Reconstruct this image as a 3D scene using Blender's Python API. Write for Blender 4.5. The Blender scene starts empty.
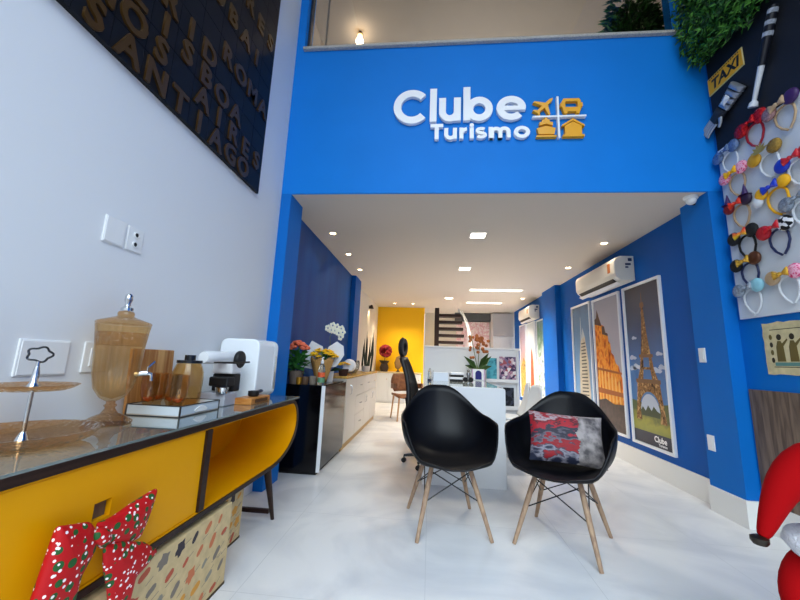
import bpy, bmesh, math, random
from math import sin, cos, pi, radians as rad
from mathutils import Vector, Matrix, Euler
random.seed(7)
SC = bpy.context.scene
COL = SC.collection

# ------------------------------------------------------------------ materials
_M = {}
def lin(h):
    h = h.lstrip('#'); c = [int(h[i:i+2], 16)/255 for i in (0, 2, 4)]
    return tuple((x/12.92 if x <= .04045 else ((x+.055)/1.055)**2.4) for x in c) + (1,)
def setin(n, names, v):
    for k in names:
        if k in n.inputs:
            n.inputs[k].default_value = v; return
def newmat(name):
    m = bpy.data.materials.new(name); m.use_nodes = True
    return m, m.node_tree, m.node_tree.nodes['Principled BSDF']
def M(name, hexc='#808080', rough=.5, metal=0, trans=0, emit=None, es=0, spec=.5, coat=0, bump=0, bscale=60, vary=0, vscale=8, ior=1.45, sheen=0, alpha=1):
    if name in _M: return _M[name]
    m, t, b = newmat(name)
    c = lin(hexc)
    b.inputs['Base Color'].default_value = c
    b.inputs['Roughness'].default_value = rough
    b.inputs['Metallic'].default_value = metal
    setin(b, ('Specular IOR Level',), spec); setin(b, ('Transmission Weight',), trans)
    setin(b, ('Coat Weight',), coat); setin(b, ('IOR',), ior); setin(b, ('Sheen Weight',), sheen)
    b.inputs['Alpha'].default_value = alpha
    if emit:
        setin(b, ('Emission Color',), lin(emit)); setin(b, ('Emission Strength',), es)
    if bump or vary:
        tc = t.nodes.new('ShaderNodeTexCoord'); nz = t.nodes.new('ShaderNodeTexNoise')
        nz.inputs['Scale'].default_value = vscale if vary else bscale; nz.inputs['Detail'].default_value = 4
        t.links.new(tc.outputs['Object'], nz.inputs['Vector'])
        if vary:
            r = t.nodes.new('ShaderNodeValToRGB')
            r.color_ramp.elements[0].position = .3; r.color_ramp.elements[1].position = .7
            r.color_ramp.elements[0].color = tuple(x*(1-vary) for x in c[:3])+(1,)
            r.color_ramp.elements[1].color = tuple(min(1, x*(1+vary)) for x in c[:3])+(1,)
            t.links.new(nz.outputs['Fac'], r.inputs['Fac']); t.links.new(r.outputs['Color'], b.inputs['Base Color'])
        if bump:
            n2 = t.nodes.new('ShaderNodeTexNoise'); n2.inputs['Scale'].default_value = bscale
            t.links.new(tc.outputs['Object'], n2.inputs['Vector'])
            bp = t.nodes.new('ShaderNodeBump'); bp.inputs['Strength'].default_value = bump; bp.inputs['Distance'].default_value = .01
            t.links.new(n2.outputs['Fac'], bp.inputs['Height']); t.links.new(bp.outputs['Normal'], b.inputs['Normal'])
    _M[name] = m
    return m
def Mwood(name, c1, c2, scale=6, stretch=(1, 1, 12), rough=.45):
    if name in _M: return _M[name]
    m, t, b = newmat(name)
    tc = t.nodes.new('ShaderNodeTexCoord'); mp = t.nodes.new('ShaderNodeMapping')
    mp.inputs['Scale'].default_value = stretch
    nz = t.nodes.new('ShaderNodeTexNoise'); nz.inputs['Scale'].default_value = scale; nz.inputs['Detail'].default_value = 6
    nz.inputs['Distortion'].default_value = .6
    r = t.nodes.new('ShaderNodeValToRGB'); r.color_ramp.elements[0].color = lin(c1); r.color_ramp.elements[1].color = lin(c2)
    r.color_ramp.elements[0].position = .35; r.color_ramp.elements[1].position = .65
    t.links.new(tc.outputs['Object'], mp.inputs['Vector']); t.links.new(mp.outputs['Vector'], nz.inputs['Vector'])
    t.links.new(nz.outputs['Fac'], r.inputs['Fac']); t.links.new(r.outputs['Color'], b.inputs['Base Color'])
    b.inputs['Roughness'].default_value = rough; setin(b, ('Specular IOR Level',), .25)
    _M[name] = m; return m
def Mramp(name, stops, axis='Z', noise=0, nscale=5, rough=.35, const=False, zs=1.86):
    """a printed picture: colour bands along an object axis, broken up by noise"""
    if name in _M: return _M[name]
    m, t, b = newmat(name)
    tc = t.nodes.new('ShaderNodeTexCoord'); sp = t.nodes.new('ShaderNodeSeparateXYZ')
    t.links.new(tc.outputs['Object'], sp.inputs[0])
    dv = t.nodes.new('ShaderNodeMath'); dv.operation = 'DIVIDE'; dv.inputs[1].default_value = zs; t.links.new(sp.outputs[axis], dv.inputs[0]); v = dv.outputs[0]
    if noise:
        nz = t.nodes.new('ShaderNodeTexNoise'); nz.inputs['Scale'].default_value = nscale; nz.inputs['Detail'].default_value = 5
        t.links.new(tc.outputs['Object'], nz.inputs['Vector'])
        a = t.nodes.new('ShaderNodeMath'); a.operation = 'MULTIPLY_ADD'; a.inputs[1].default_value = noise; a.inputs[2].default_value = -noise/2
        t.links.new(nz.outputs['Fac'], a.inputs[0])
        s = t.nodes.new('ShaderNodeMath'); s.operation = 'ADD'
        t.links.new(v, s.inputs[0]); t.links.new(a.outputs[0], s.inputs[1]); v = s.outputs[0]
    r = t.nodes.new('ShaderNodeValToRGB'); e = r.color_ramp.elements
    if const: r.color_ramp.interpolation = 'CONSTANT'
    e[0].position = stops[0][0]; e[0].color = lin(stops[0][1]); e[1].position = stops[-1][0]; e[1].color = lin(stops[-1][1])
    for p, c in stops[1:-1]:
        k = e.new(p); k.color = lin(c)
    t.links.new(v, r.inputs['Fac']); t.links.new(r.outputs['Color'], b.inputs['Base Color'])
    b.inputs['Roughness'].default_value = rough
    _M[name] = m; return m
def Mpatch(name, stops, scale=10, noise=True, rough=.6, stretch=(1, 1, 1), metal=0):
    """patchy print: voronoi or noise cells through a stepped ramp"""
    if name in _M: return _M[name]
    m, t, b = newmat(name)
    tc = t.nodes.new('ShaderNodeTexCoord'); mp = t.nodes.new('ShaderNodeMapping'); mp.inputs['Scale'].default_value = stretch
    t.links.new(tc.outputs['Object'], mp.inputs['Vector'])
    if noise:
        nz = t.nodes.new('ShaderNodeTexNoise'); nz.inputs['Detail'].default_value = 5; out = nz.outputs['Fac']
    else:
        nz = t.nodes.new('ShaderNodeTexVoronoi'); 
        bw = t.nodes.new('ShaderNodeSeparateColor'); t.links.new(nz.outputs['Color'], bw.inputs[0]); out = bw.outputs[0]
    nz.inputs['Scale'].default_value = scale
    t.links.new(mp.outputs['Vector'], nz.inputs['Vector'])
    r = t.nodes.new('ShaderNodeValToRGB'); r.color_ramp.interpolation = 'CONSTANT' if not noise else 'LINEAR'
    e = r.color_ramp.elements
    e[0].position = stops[0][0]; e[0].color = lin(stops[0][1]); e[1].position = stops[-1][0]; e[1].color = lin(stops[-1][1])
    for p, c in stops[1:-1]:
        k = e.new(p); k.color = lin(c)
    t.links.new(out, r.inputs['Fac']); t.links.new(r.outputs['Color'], b.inputs['Base Color'])
    setin(b, ('Specular IOR Level',), .2); b.inputs['Roughness'].default_value = rough; b.inputs['Metallic'].default_value = metal
    _M[name] = m; return m
def Mthin(name, tint, gloss=.04, body=.12, bump=0, bscale=60):
    """thin blown glass: tinted clear body, fresnel reflection, a little milky scatter"""
    if name in _M: return _M[name]
    m = bpy.data.materials.new(name); m.use_nodes = True; t = m.node_tree; t.nodes.clear()
    out = t.nodes.new('ShaderNodeOutputMaterial'); tr = t.nodes.new('ShaderNodeBsdfTransparent'); tr.inputs['Color'].default_value = lin(tint)
    gl = t.nodes.new('ShaderNodeBsdfGlossy'); gl.inputs['Roughness'].default_value = gloss
    tl = t.nodes.new('ShaderNodeBsdfTranslucent'); tl.inputs['Color'].default_value = lin(tint)
    fr = t.nodes.new('ShaderNodeFresnel'); ge = t.nodes.new('ShaderNodeNewGeometry'); mi = t.nodes.new('ShaderNodeMapRange'); mi.inputs['To Min'].default_value = 1.5; mi.inputs['To Max'].default_value = 1/1.5
    t.links.new(ge.outputs['Backfacing'], mi.inputs['Value']); t.links.new(mi.outputs['Result'], fr.inputs['IOR'])
    m1 = t.nodes.new('ShaderNodeMixShader'); m1.inputs['Fac'].default_value = body
    m2 = t.nodes.new('ShaderNodeMixShader')
    if bump:
        tc = t.nodes.new('ShaderNodeTexCoord'); n2 = t.nodes.new('ShaderNodeTexVoronoi'); n2.inputs['Scale'].default_value = bscale
        t.links.new(tc.outputs['Object'], n2.inputs['Vector'])
        bp = t.nodes.new('ShaderNodeBump'); bp.inputs['Strength'].default_value = bump; bp.inputs['Distance'].default_value = .01
        t.links.new(n2.outputs['Distance'], bp.inputs['Height'])
        t.links.new(bp.outputs['Normal'], gl.inputs['Normal']); t.links.new(bp.outputs['Normal'], fr.inputs['Normal'])
    t.links.new(tr.outputs[0], m1.inputs[1]); t.links.new(tl.outputs[0], m1.inputs[2])
    t.links.new(fr.outputs[0], m2.inputs[0]); t.links.new(m1.outputs[0], m2.inputs[1]); t.links.new(gl.outputs[0], m2.inputs[2])
    t.links.new(m2.outputs[0], out.inputs[0])
    _M[name] = m; return m
def Mglass(name, hexc, rough=.03, ior=1.45):
    return M(name, hexc, rough=rough, trans=1, ior=ior)

# ------------------------------------------------------------------ mesh builder
class MB:
    def __init__(s): s.bm = bmesh.new(); s.mi = 0
    def _fin(s, faces):
        for f in faces: f.material_index = s.mi
    def mat(s, i): s.mi = i; return s
    def box(s, x0, x1, y0, y1, z0, z1, rot=None, piv=None):
        v = [s.bm.verts.new((x, y, z)) for x in (x0, x1) for y in (y0, y1) for z in (z0, z1)]
        F = [(0, 1, 3, 2), (4, 6, 7, 5), (0, 4, 5, 1), (2, 3, 7, 6), (0, 2, 6, 4), (1, 5, 7, 3)]
        s._fin([s.bm.faces.new([v[i] for i in f]) for f in F])
        if rot is not None:
            p = Vector(piv if piv is not None else ((x0+x1)/2, (y0+y1)/2, (z0+z1)/2))
            R = Euler(rot).to_matrix()
            for q in v: q.co = R @ (q.co-p) + p
        return s
    def prism(s, pts, d0, d1, plane='xz'):
        """2-D polygon extruded; plane xz -> along y, yz -> along x, xy -> along z"""
        def mk(a, b, d):
            return {'xz': (a, d, b), 'yz': (d, a, b), 'xy': (a, b, d)}[plane]
        A = [s.bm.verts.new(mk(a, b, d0)) for a, b in pts]; B = [s.bm.verts.new(mk(a, b, d1)) for a, b in pts]
        n = len(pts); fs = [s.bm.faces.new(A), s.bm.faces.new(B[::-1])]
        for i in range(n):
            fs.append(s.bm.faces.new((A[i], B[i], B[(i+1) % n], A[(i+1) % n])))
        s._fin(fs); return s
    def ring(s, outer, inner, d0, d1, plane='xz', closed=True):
        def mk(a, b, d):
            return {'xz': (a, d, b), 'yz': (d, a, b), 'xy': (a, b, d)}[plane]
        n = len(outer)
        V = [[s.bm.verts.new(mk(*p, d)) for p in L] for L, d in ((outer, d0), (inner, d0), (inner, d1), (outer, d1))]
        fs = []
        for i in range(n if closed else n-1):
            j = (i+1) % n
            for k in range(4):
                l = (k+1) % 4
                fs.append(s.bm.faces.new((V[k][i], V[k][j], V[l][j], V[l][i])))
        if not closed:
            for i in (0, n-1):
                fs.append(s.bm.faces.new([V[k][i] for k in range(4)]))
        s._fin(fs); return s
    def stroke(s, pts, w, d0, d1, plane='xz', closed=False):
        n = len(pts); L = []; Rr = []
        for i in range(n):
            p = Vector(pts[i])
            if closed: a = Vector(pts[i-1]); b = Vector(pts[(i+1) % n])
            else: a = Vector(pts[max(0, i-1)]); b = Vector(pts[min(n-1, i+1)])
            d1_ = (p-a); d2_ = (b-p)
            if d1_.length < 1e-9: d1_ = d2_
            if d2_.length < 1e-9: d2_ = d1_
            t = (d1_.normalized()+d2_.normalized()).normalized(); nn = Vector((-t.y, t.x))
            k = max(.5, nn.dot(Vector((-d1_.normalized().y, d1_.normalized().x))))
            L.append(tuple(p+nn*w/2/k)); Rr.append(tuple(p-nn*w/2/k))
        return s.ring(L, Rr, d0, d1, plane, closed)
    def tube(s, pts, r, seg=8, cap=True):
        pts = [Vector(p) for p in pts]; n = len(pts)
        rs = r if isinstance(r, (list, tuple)) else [r]*n
        rings = []; up = None
        for i in range(n):
            t = (pts[min(n-1, i+1)]-pts[max(0, i-1)]).normalized()
            if up is None:
                up = Vector((0, 0, 1)) if abs(t.z) < .9 else Vector((1, 0, 0))
            a = t.cross(up).normalized(); b = a.cross(t).normalized(); up = b
            rings.append([s.bm.verts.new(pts[i]+(a*cos(2*pi*k/seg)+b*sin(2*pi*k/seg))*rs[i]) for k in range(seg)])
        fs = []
        for i in range(n-1):
            for k in range(seg):
                l = (k+1) % seg
                fs.append(s.bm.faces.new((rings[i][k], rings[i][l], rings[i+1][l], rings[i+1][k])))
        if cap:
            fs.append(s.bm.faces.new(rings[0][::-1])); fs.append(s.bm.faces.new(rings[-1]))
        s._fin(fs); return s
    def lathe(s, prof, c=(0, 0, 0), seg=32, axis='z', flute=0, nfl=0, a0=0):
        rings = []
        for (r, z) in prof:
            R = []
            for k in range(seg):
                a = 2*pi*k/seg+a0
                rr = max(r, 1e-4)*(1+(flute*cos(nfl*a) if nfl else 0))
                x, y = rr*cos(a), rr*sin(a)
                p = {'z': (x, y, z), 'y': (x, z, y), 'x': (z, x, y)}[axis]
                R.append(s.bm.verts.new((p[0]+c[0], p[1]+c[1], p[2]+c[2])))
            rings.append(R)
        fs = []
        for i in range(len(rings)-1):
            for k in range(seg):
                l = (k+1) % seg
                fs.append(s.bm.faces.new((rings[i][k], rings[i][l], rings[i+1][l], rings[i+1][k])))
        if prof[0][0] > 1e-3: fs.append(s.bm.faces.new(rings[0][::-1]))
        if prof[-1][0] > 1e-3: fs.append(s.bm.faces.new(rings[-1]))
        s._fin(fs); return s
    def ball(s, c, r, seg=16, sc=(1, 1, 1), rot=None):
        n0 = len(s.bm.verts)
        s.bm.verts.ensure_lookup_table()
        prof = [(sin(pi*i/(seg//2)), -cos(pi*i/(seg//2))) for i in range(seg//2+1)]
        vs0 = set(s.bm.verts)
        s.lathe(prof, (0, 0, 0), seg)
        R = Euler(rot).to_matrix() if rot else Matrix.Identity(3)
        for v in s.bm.verts:
            if v not in vs0:
                v.co = R @ Vector((v.co.x*r*sc[0], v.co.y*r*sc[1], v.co.z*r*sc[2])) + Vector(c)
        return s
    def inflate(s, poly, t, c=None, plane='xz', d=0, n=4, both=True):
        """puffed-up polygon"""
        N = len(poly)
        c = c or (sum(p[0] for p in poly)/N, sum(p[1] for p in poly)/N)
        def mk(a, b, dd): return {'xz': (a, d-dd, b), 'yz': (d-dd, a, b), 'xy': (a, b, d+dd)}[plane]
        fs = []
        base = [s.bm.verts.new(mk(p[0], p[1], 0)) for p in poly]
        for sg in ((1, -1) if both else (1,)):
            prev = base
            for i in range(1, n):
                q = cos(pi/2*i/n); h = sin(pi/2*i/n)*t*sg
                cur = [s.bm.verts.new(mk(c[0]+(p[0]-c[0])*q, c[1]+(p[1]-c[1])*q, h)) for p in poly]
                for k in range(N):
                    l = (k+1) % N
                    fs.append(s.bm.faces.new((prev[k], prev[l], cur[l], cur[k])))
                prev = cur
            top = s.bm.verts.new(mk(c[0], c[1], t*sg))
            for k in range(N): fs.append(s.bm.faces.new((prev[k], prev[(k+1) % N], top)))
        s._fin(fs); return s
    def leaf(s, p, d, n, L, w, bend=.15):
        p = Vector(p); d = Vector(d).normalized(); n = Vector(n)
        a = d.cross(n)
        if a.length < 1e-4: a = d.cross(Vector((.3, .5, .8)))
        a.normalize(); n = a.cross(d).normalized()
        q = [p, p+d*L*.45+a*w/2+n*bend*L*.3, p+d*L-n*bend*L, p+d*L*.45-a*w/2+n*bend*L*.3]
        m = p+d*L*.5
        v = [s.bm.verts.new(x) for x in q]
        s._fin([s.bm.faces.new((v[0], v[1], v[2])), s.bm.faces.new((v[0], v[2], v[3]))]); return s
    def grid(s, fn, nu, nv, closed_u=False):
        V = [[s.bm.verts.new(fn(i/(nu if closed_u else nu-1), j/(nv-1))) for i in range(nu)] for j in range(nv)]
        fs = []
        for j in range(nv-1):
            for i in range(nu if closed_u else nu-1):
                k = (i+1) % nu
                fs.append(s.bm.faces.new((V[j][i], V[j][k], V[j+1][k], V[j+1][i])))
        s._fin(fs); return s
    def build(s, name, mats, parent=None, smooth=False, bevel=0, bseg=2, solid=0, sub=0, label=None, loc=None, recalc=True):
        if recalc: bmesh.ops.recalc_face_normals(s.bm, faces=s.bm.faces)
        me = bpy.data.meshes.new(name); s.bm.to_mesh(me); s.bm.free()
        if smooth:
            me.polygons.foreach_set('use_smooth', [True]*len(me.polygons))
            try: me.set_sharp_from_angle(angle=rad(smooth if smooth is not True else 40))
            except Exception: pass
        o = bpy.data.objects.new(name, me); COL.objects.link(o)
        for m in (mats if isinstance(mats, (list, tuple)) else [mats]): me.materials.append(m)
        if parent: o.parent = parent
        if loc: o.location = loc
        if solid:
            md = o.modifiers.new('thick', 'SOLIDIFY'); md.thickness = solid; md.offset = 0
        if sub:
            md = o.modifiers.new('sub', 'SUBSURF'); md.levels = sub; md.render_levels = sub
        if bevel:
            md = o.modifiers.new('bevel', 'BEVEL'); md.width = bevel; md.segments = bseg; md.limit_method = 'ANGLE'; md.angle_limit = rad(50)
        if label: o['label'] = label
        return o

def thing(name, label, cat, loc=(0, 0, 0), rz=0, group=None):
    o = bpy.data.objects.new(name, None); COL.objects.link(o); o.empty_display_size = .05
    o.location = loc; o.rotation_euler = (0, 0, rz); o['label'] = label; o['category'] = cat
    if group: o['group'] = group
    return o
def tag(o, label, cat, group=None):
    o['label'] = label; o['category'] = cat
    if group: o['group'] = group
    return o
def struct(o):
    o['kind'] = 'structure'; return o
def dup(root, loc, rz, label, group=None):
    r = root.copy(); COL.objects.link(r); r.location = loc; r.rotation_euler = (0, 0, rz); r['label'] = label
    if group: r['group'] = group
    def rec(a, b):
        for ch in list(a.children):
            c = ch.copy(); COL.objects.link(c); c.parent = b; rec(ch, c)
    rec(root, r)
    return r
def arc(cx, cy, r, a0, a1, n=16, ry=None):
    ry = ry if ry is not None else r
    return [(cx+r*cos(rad(a0+(a1-a0)*i/n)), cy+ry*sin(rad(a0+(a1-a0)*i/n))) for i in range(n+1)]
def text_mesh(body, size, extrude=.002, bold=0.0, shear=0.0, align='CENTER', space=1.0):
    cu = bpy.data.curves.new('lettering', 'FONT'); cu.body = body; cu.size = size; cu.extrude = extrude; cu.offset = bold
    cu.align_x = align; cu.shear = shear; cu.space_character = space; cu.resolution_u = 3
    ob = bpy.data.objects.new('lettering', cu); COL.objects.link(ob)
    dg = bpy.context.evaluated_depsgraph_get(); dg.update()
    me = bpy.data.meshes.new_from_object(ob.evaluated_get(dg))
    bpy.data.objects.remove(ob); bpy.data.curves.remove(cu)
    return me
def text_obj(name, body, size, mat, parent, loc, rot, **k):
    me = text_mesh(body, size, **k); me.materials.clear(); me.materials.append(mat)
    o = bpy.data.objects.new(name, me); COL.objects.link(o); o.parent = parent; o.location = loc; o.rotation_euler = rot
    return o

# ------------------------------------------------------------------ palette
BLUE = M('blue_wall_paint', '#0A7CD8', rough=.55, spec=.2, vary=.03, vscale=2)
BLUE_P = M('pillar_blue_shaded', '#066ABF', rough=.55, spec=.2, vary=.03, vscale=2)  # fascia blue darkened, shade of the pillar sides put into the colour
BLUE_SHADE_L = Mpatch('shaded_blue_panel_paint', ((.3, '#0A4186'), (.7, '#125096')), 2.2, stretch=(.1, 2.2, .05), rough=.55)  # wall blue with the interior shade put into its colour, in vertical bands
BLUE_SHADE = M('inner_blue_shaded', '#0055A8', rough=.55, spec=.2, vary=.03, vscale=2)  # same wall blue as outside, darkened to carry the interior shade
WHITE = M('white_wall_paint', '#DFE1E4', rough=.6)
CEIL = M('white_ceiling_paint', '#CFC5B9', rough=.7)
WHITE_GLOSS = M('white_lacquer', '#E6E8EA', rough=.25)
WHITE_PL = M('white_plastic', '#E4E5E6', rough=.35)
BLACK_PL = M('black_plastic', '#0C0D10', rough=.45)
BLACK_GL = M('black_gloss', '#060608', rough=.12)
DARKWOOD = Mwood('dark_walnut', '#22130E', '#301C14', 5, (1, .3, 8))
YELLOW = M('yellow_lacquer', '#DD9800', rough=.45, spec=.2)
CHROME = M('chrome', '#D8DADC', rough=.12, metal=1)
STEEL = M('brushed_steel', '#8F9296', rough=.3, metal=1)
GOLD = M('gold', '#B8862B', rough=.3, metal=.7)
AMBER = Mthin('amber_glass', '#FBEACB', .03, .05)
AMBER_P = Mthin('pressed_amber', '#F4D8B6', .05, .16, .6, 70)
AMBER_B = Mthin('ribbed_amber', '#FCEFD8', .04, .06)
AMBER_C = Mthin('cut_amber', '#FBEBD4', .06, .1, .9, 90)
AMBER_D = Mthin('deep_amber_glass', '#F5DBB6', .04, .1, .3, 60)
CLEAR = Mglass('clear_glass', '#FFFFFF', rough=.0)
GREEN = M('leaf_green', '#2F6B2A', rough=.5, vary=.35, vscale=20)

# floor marble
def floor_mat():
    m, t, b = newmat('polished_white_porcelain')
    tc = t.nodes.new('ShaderNodeTexCoord')
    n1 = t.nodes.new('ShaderNodeTexNoise'); n1.inputs['Scale'].default_value = 1.3; n1.inputs['Detail'].default_value = 8; n1.inputs['Distortion'].default_value = 2.0
    r = t.nodes.new('ShaderNodeValToRGB')
    r.color_ramp.elements[0].position = .35; r.color_ramp.elements[0].color = lin('#D2D3D6')
    r.color_ramp.elements[1].position = .6; r.color_ramp.elements[1].color = lin('#E4E4E4')
    br = t.nodes.new('ShaderNodeTexBrick'); br.offset = 0; br.inputs['Scale'].default_value = 1
    br.inputs['Brick Width'].default_value = .9; br.inputs['Row Height'].default_value = .9; br.inputs['Mortar Size'].default_value = .0018
    mx = t.nodes.new('ShaderNodeMix'); mx.data_type = 'RGBA'
    t.links.new(tc.outputs['Object'], n1.inputs['Vector']); t.links.new(n1.outputs['Fac'], r.inputs['Fac'])
    t.links.new(tc.outputs['Object'], br.inputs['Vector'])
    t.links.new(br.outputs['Fac'], mx.inputs['Factor']); t.links.new(r.outputs['Color'], mx.inputs[6]); mx.inputs[7].default_value = lin('#C9CACC')
    t.links.new(mx.outputs[2], b.inputs['Base Color'])
    b.inputs['Roughness'].default_value = .24; setin(b, ('Specular IOR Level',), .35)
    return m
FLOOR = floor_mat()
WOODPANEL = Mwood('grey_brown_wood_panel', '#57483D', '#806C5C', 4, (8, 8, .6), .5)

# ------------------------------------------------------------------ setting
XL, XR, YF = -1.47, 2.48, 3.0
ZC, ZT, ZH, YO, YB = 2.67, 4.27, 7.2, -1.3, 11.0
ZG = 5.5
def sbox(name, mat, *a, bevel=0):
    return struct(MB().box(*a).build(name, mat, bevel=bevel))
sbox('floor', FLOOR, -1.75, 3.2, YO, YB+.3, -.12, 0)
sbox('wall_left', WHITE, XL-.25, XL, YO, YF, 0, ZH)
sbox('wall_left_inner', BLUE_SHADE_L, -1.75, -1.5, YF+.3, 6.22, 0, ZC)
sbox('wall_pillar_left', BLUE_P, -1.75, -1.37, YF, YF+.3, 0, ZC)
sbox('wall_column_left', BLUE_SHADE, -1.75, -1.42, 6.22, 6.72, 0, ZC)
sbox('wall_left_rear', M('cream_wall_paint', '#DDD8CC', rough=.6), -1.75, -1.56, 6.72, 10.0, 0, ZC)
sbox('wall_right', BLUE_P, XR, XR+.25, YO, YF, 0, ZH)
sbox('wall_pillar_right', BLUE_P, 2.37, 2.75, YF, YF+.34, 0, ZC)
sbox('wall_right_inner', BLUE_SHADE, 2.46, 2.75, YF+.34, 6.72, 0, ZC)
sbox('wall_column_right', BLUE_SHADE, 2.36, 2.75, 6.72, 7.5, 0, ZC)
sbox('wall_right_rear', BLUE_SHADE, 2.46, 2.75, 7.5, 10.4, 0, ZC)
sbox('wall_back_yellow', M('yellow_wall_paint', '#F5BE00', rough=.55), -1.75, -.19, 10.0, 10.2, 0, ZC)
sbox('wall_back', M('back_wall_paint', '#CFCBC4', rough=.6), -.19, 3.2, YB, YB+.2, 0, ZC)
sbox('wall_back_soffit', M('dark_grey_paint', '#4A4C50', rough=.6), .75, 1.84, YB-.2, YB, 2.42, ZC)
sbox('ceiling', CEIL, -1.75, 3.2, YF+.02, YB+.3, ZC, ZC+.12)
sbox('wall_front', BLUE, -1.72, 2.75, YF, YF+.2, ZC+.001, ZT)
sbox('wall_front_left_jamb', BLUE, -1.72, -1.385, YF, YF+.2, ZT, ZH)
sbox('wall_front_right_jamb', BLUE, 2.31, 2.75, YF, YF+.2, ZT, ZH)
sbox('wall_front_upper', BLUE, -1.385, 2.31, YF, YF+.2, ZG, ZH)
sbox('ceiling_hall', M('hall_ceiling_paint', '#A39C94', rough=.8), -1.72, 2.73, YO, YF+.2, ZH, ZH+.1)
# mezzanine behind the glass
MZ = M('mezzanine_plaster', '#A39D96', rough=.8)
sbox('ceiling_mezzanine', MZ, -1.75, 2.75, YF+.2, 8.0, 5.45, 5.6)
sbox('wall_mezzanine_back', MZ, -1.75, 2.75, 8.0, 8.15, ZC+.13, 5.45)
sbox('wall_mezzanine_left', MZ, -1.75, -1.6, YF+.2, 8.0, ZC+.13, 5.45)
sbox('wall_mezzanine_right', MZ, 2.6, 2.75, YF+.2, 8.0, ZC+.13, 5.45)
# sill and glass
struct(MB().box(-1.385, 2.31, YF-.035, YF+.2, ZT, ZT+.03).build('trim_1', M('speckled_granite', '#B5B1AA', rough=.4, vary=.35, vscale=120), bevel=.004))
w1 = struct(MB().box(-1.38, -1.2, YF+.09, YF+.1, ZT+.035, ZG).box(-1.185, 2.3, YF+.09, YF+.1, ZT+.035, ZG).build('window_1', M('window_glass', '#C9C4BC', rough=.01, trans=1, ior=1.45)))
MB().box(-1.2, -1.185, YF+.085, YF+.105, ZT+.035, ZG).build('glazing_bar', M('grey_seal', '#6A655E', rough=.5), w1)
MB().box(-1.385, -1.365, YF+.06, YF+.13, ZT+.03, ZG).build('window_frame', M('dark_frame', '#1D2A3A', rough=.5), w1)
# baseboards
BB = M('white_baseboard', '#E2E1DE', rough=.3)
struct(MB().box(2.443, 2.46, YF+.34, 6.72, 0, .205).build('baseboard_right', BB, bevel=.003))
struct(MB().prism([(2.352, YF-.018), (XR, YF-.018), (XR, YF), (2.37, YF), (2.37, YF+.34), (2.352, YF+.34)], 0, .195, 'xy').build('baseboard_pillar', BB, bevel=.003))
struct(MB().box(2.462, XR, YO, YF-.018, 0, .205).build('baseboard_right_outer', BB, bevel=.003))
struct(MB().box(2.342, 2.36, 6.72, 7.5, 0, .2).build('baseboard_column', BB, bevel=.003))
struct(MB().box(2.443, 2.46, 7.5, 10.4, 0, .2).build('baseboard_right_rear', BB, bevel=.003))
struct(MB().box(XL, XL+.015, YO, YF, 0, .2).build('baseboard_left', BB, bevel=.003))
# wood panelling on the right outer wall
struct(MB().box(XR-.012, XR, YO, YF-.02, .206, 1.005).build('trim_2', WOODPANEL))
for z in range(0): pass

# ------------------------------------------------------------------ camera
cam = bpy.data.cameras.new('camera'); co = bpy.data.objects.new('camera', cam); COL.objects.link(co)
yaw, pit, rol, F = -9.20463691e-02, 1.74346685e-01, 3.81797173e-02, 344.76
f = Vector((sin(yaw)*cos(pit), cos(yaw)*cos(pit), sin(pit))); R = Vector((cos(yaw), -sin(yaw), 0)); U = R.cross(f)
R2 = R*cos(rol)+U*sin(rol); U2 = -R*sin(rol)+U*cos(rol)
mw = Matrix((R2, U2, -f)).transposed().to_4x4(); mw.translation = (0, 0, 1.12)
co.matrix_world = mw
cam.sensor_fit = 'HORIZONTAL'; cam.sensor_width = 36; cam.lens = 36*F/800; cam.clip_start = .05; cam.clip_end = 100
SC.camera = co

# ------------------------------------------------------------------ wall sign
t = thing('wall_sign', 'white and yellow raised lettering sign with travel icons on blue fascia', 'sign', (0, YF-.001, 3.2))
SW = M('sign_white', '#F2F3F5', rough=.3); SY = M('sign_yellow', '#F2A900', rough=.35)
def L(name, fn, mat):
    b = MB(); fn(b); return b.build(name, mat, t)
d0, d1 = -.035, 0
zb = .19; st = .062
def C_(b):
    b.stroke(arc(-.228, zb+.165, .143, 42, 318, 30, .147), .074, d0, d1)
def l_(b): b.box(-.055, .011, d0, d1, zb-.003, zb+.355)
def u_(b):
    b.stroke([(.066, zb+.25), (.066, zb+.11)]+arc(.137, zb+.105, .071, 180, 360, 14, .078)[1:]+[(.208, zb+.25)], .066, d0, d1)
    b.box(.175, .241, d0-.001, d1, zb, zb+.25)
def b_(b):
    b.box(.265, .331, d0-.001, d1, zb, zb+.36)
    b.stroke(arc(.415, zb+.122, .092, 0, 360, 28, .095)[:-1], .069, d0, d1, closed=True)
def e_(b):
    b.stroke(arc(.712, zb+.122, .103, 0, 318, 28, .095), .067, d0, d1)
    b.box(.62, .843, d0-.001, d1, zb+.1, zb+.145)
for n_, fn in (('letter', C_), ('letter', l_), ('letter', u_), ('letter', b_), ('letter', e_)): L(n_, fn, SW)
s2 = .036; xh = .115
def T2(b): b.box(-.045, .07, d0, d1, .125, .16); b.box(-.006, .031, d0-.001, d1, 0, .159)
def u2(b):
    b.stroke([(.098, xh), (.098, .05)]+arc(.137, .05, .039, 180, 360, 12)[1:]+[(.176, xh)], s2, d0, d1); b.box(.158, .194, d0-.001, d1, 0, xh)
def r2(b):
    b.box(.216, .252, d0-.001, d1, 0, xh); b.stroke(arc(.285, .06, .048, 175, 92, 10, .04), s2, d0, d1)
def i2(b): b.box(.308, .344, d0, d1, 0, xh); b.lathe([(.02, d0), (.02, d1)], (.326, 0, .14), 16, 'y')
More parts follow.
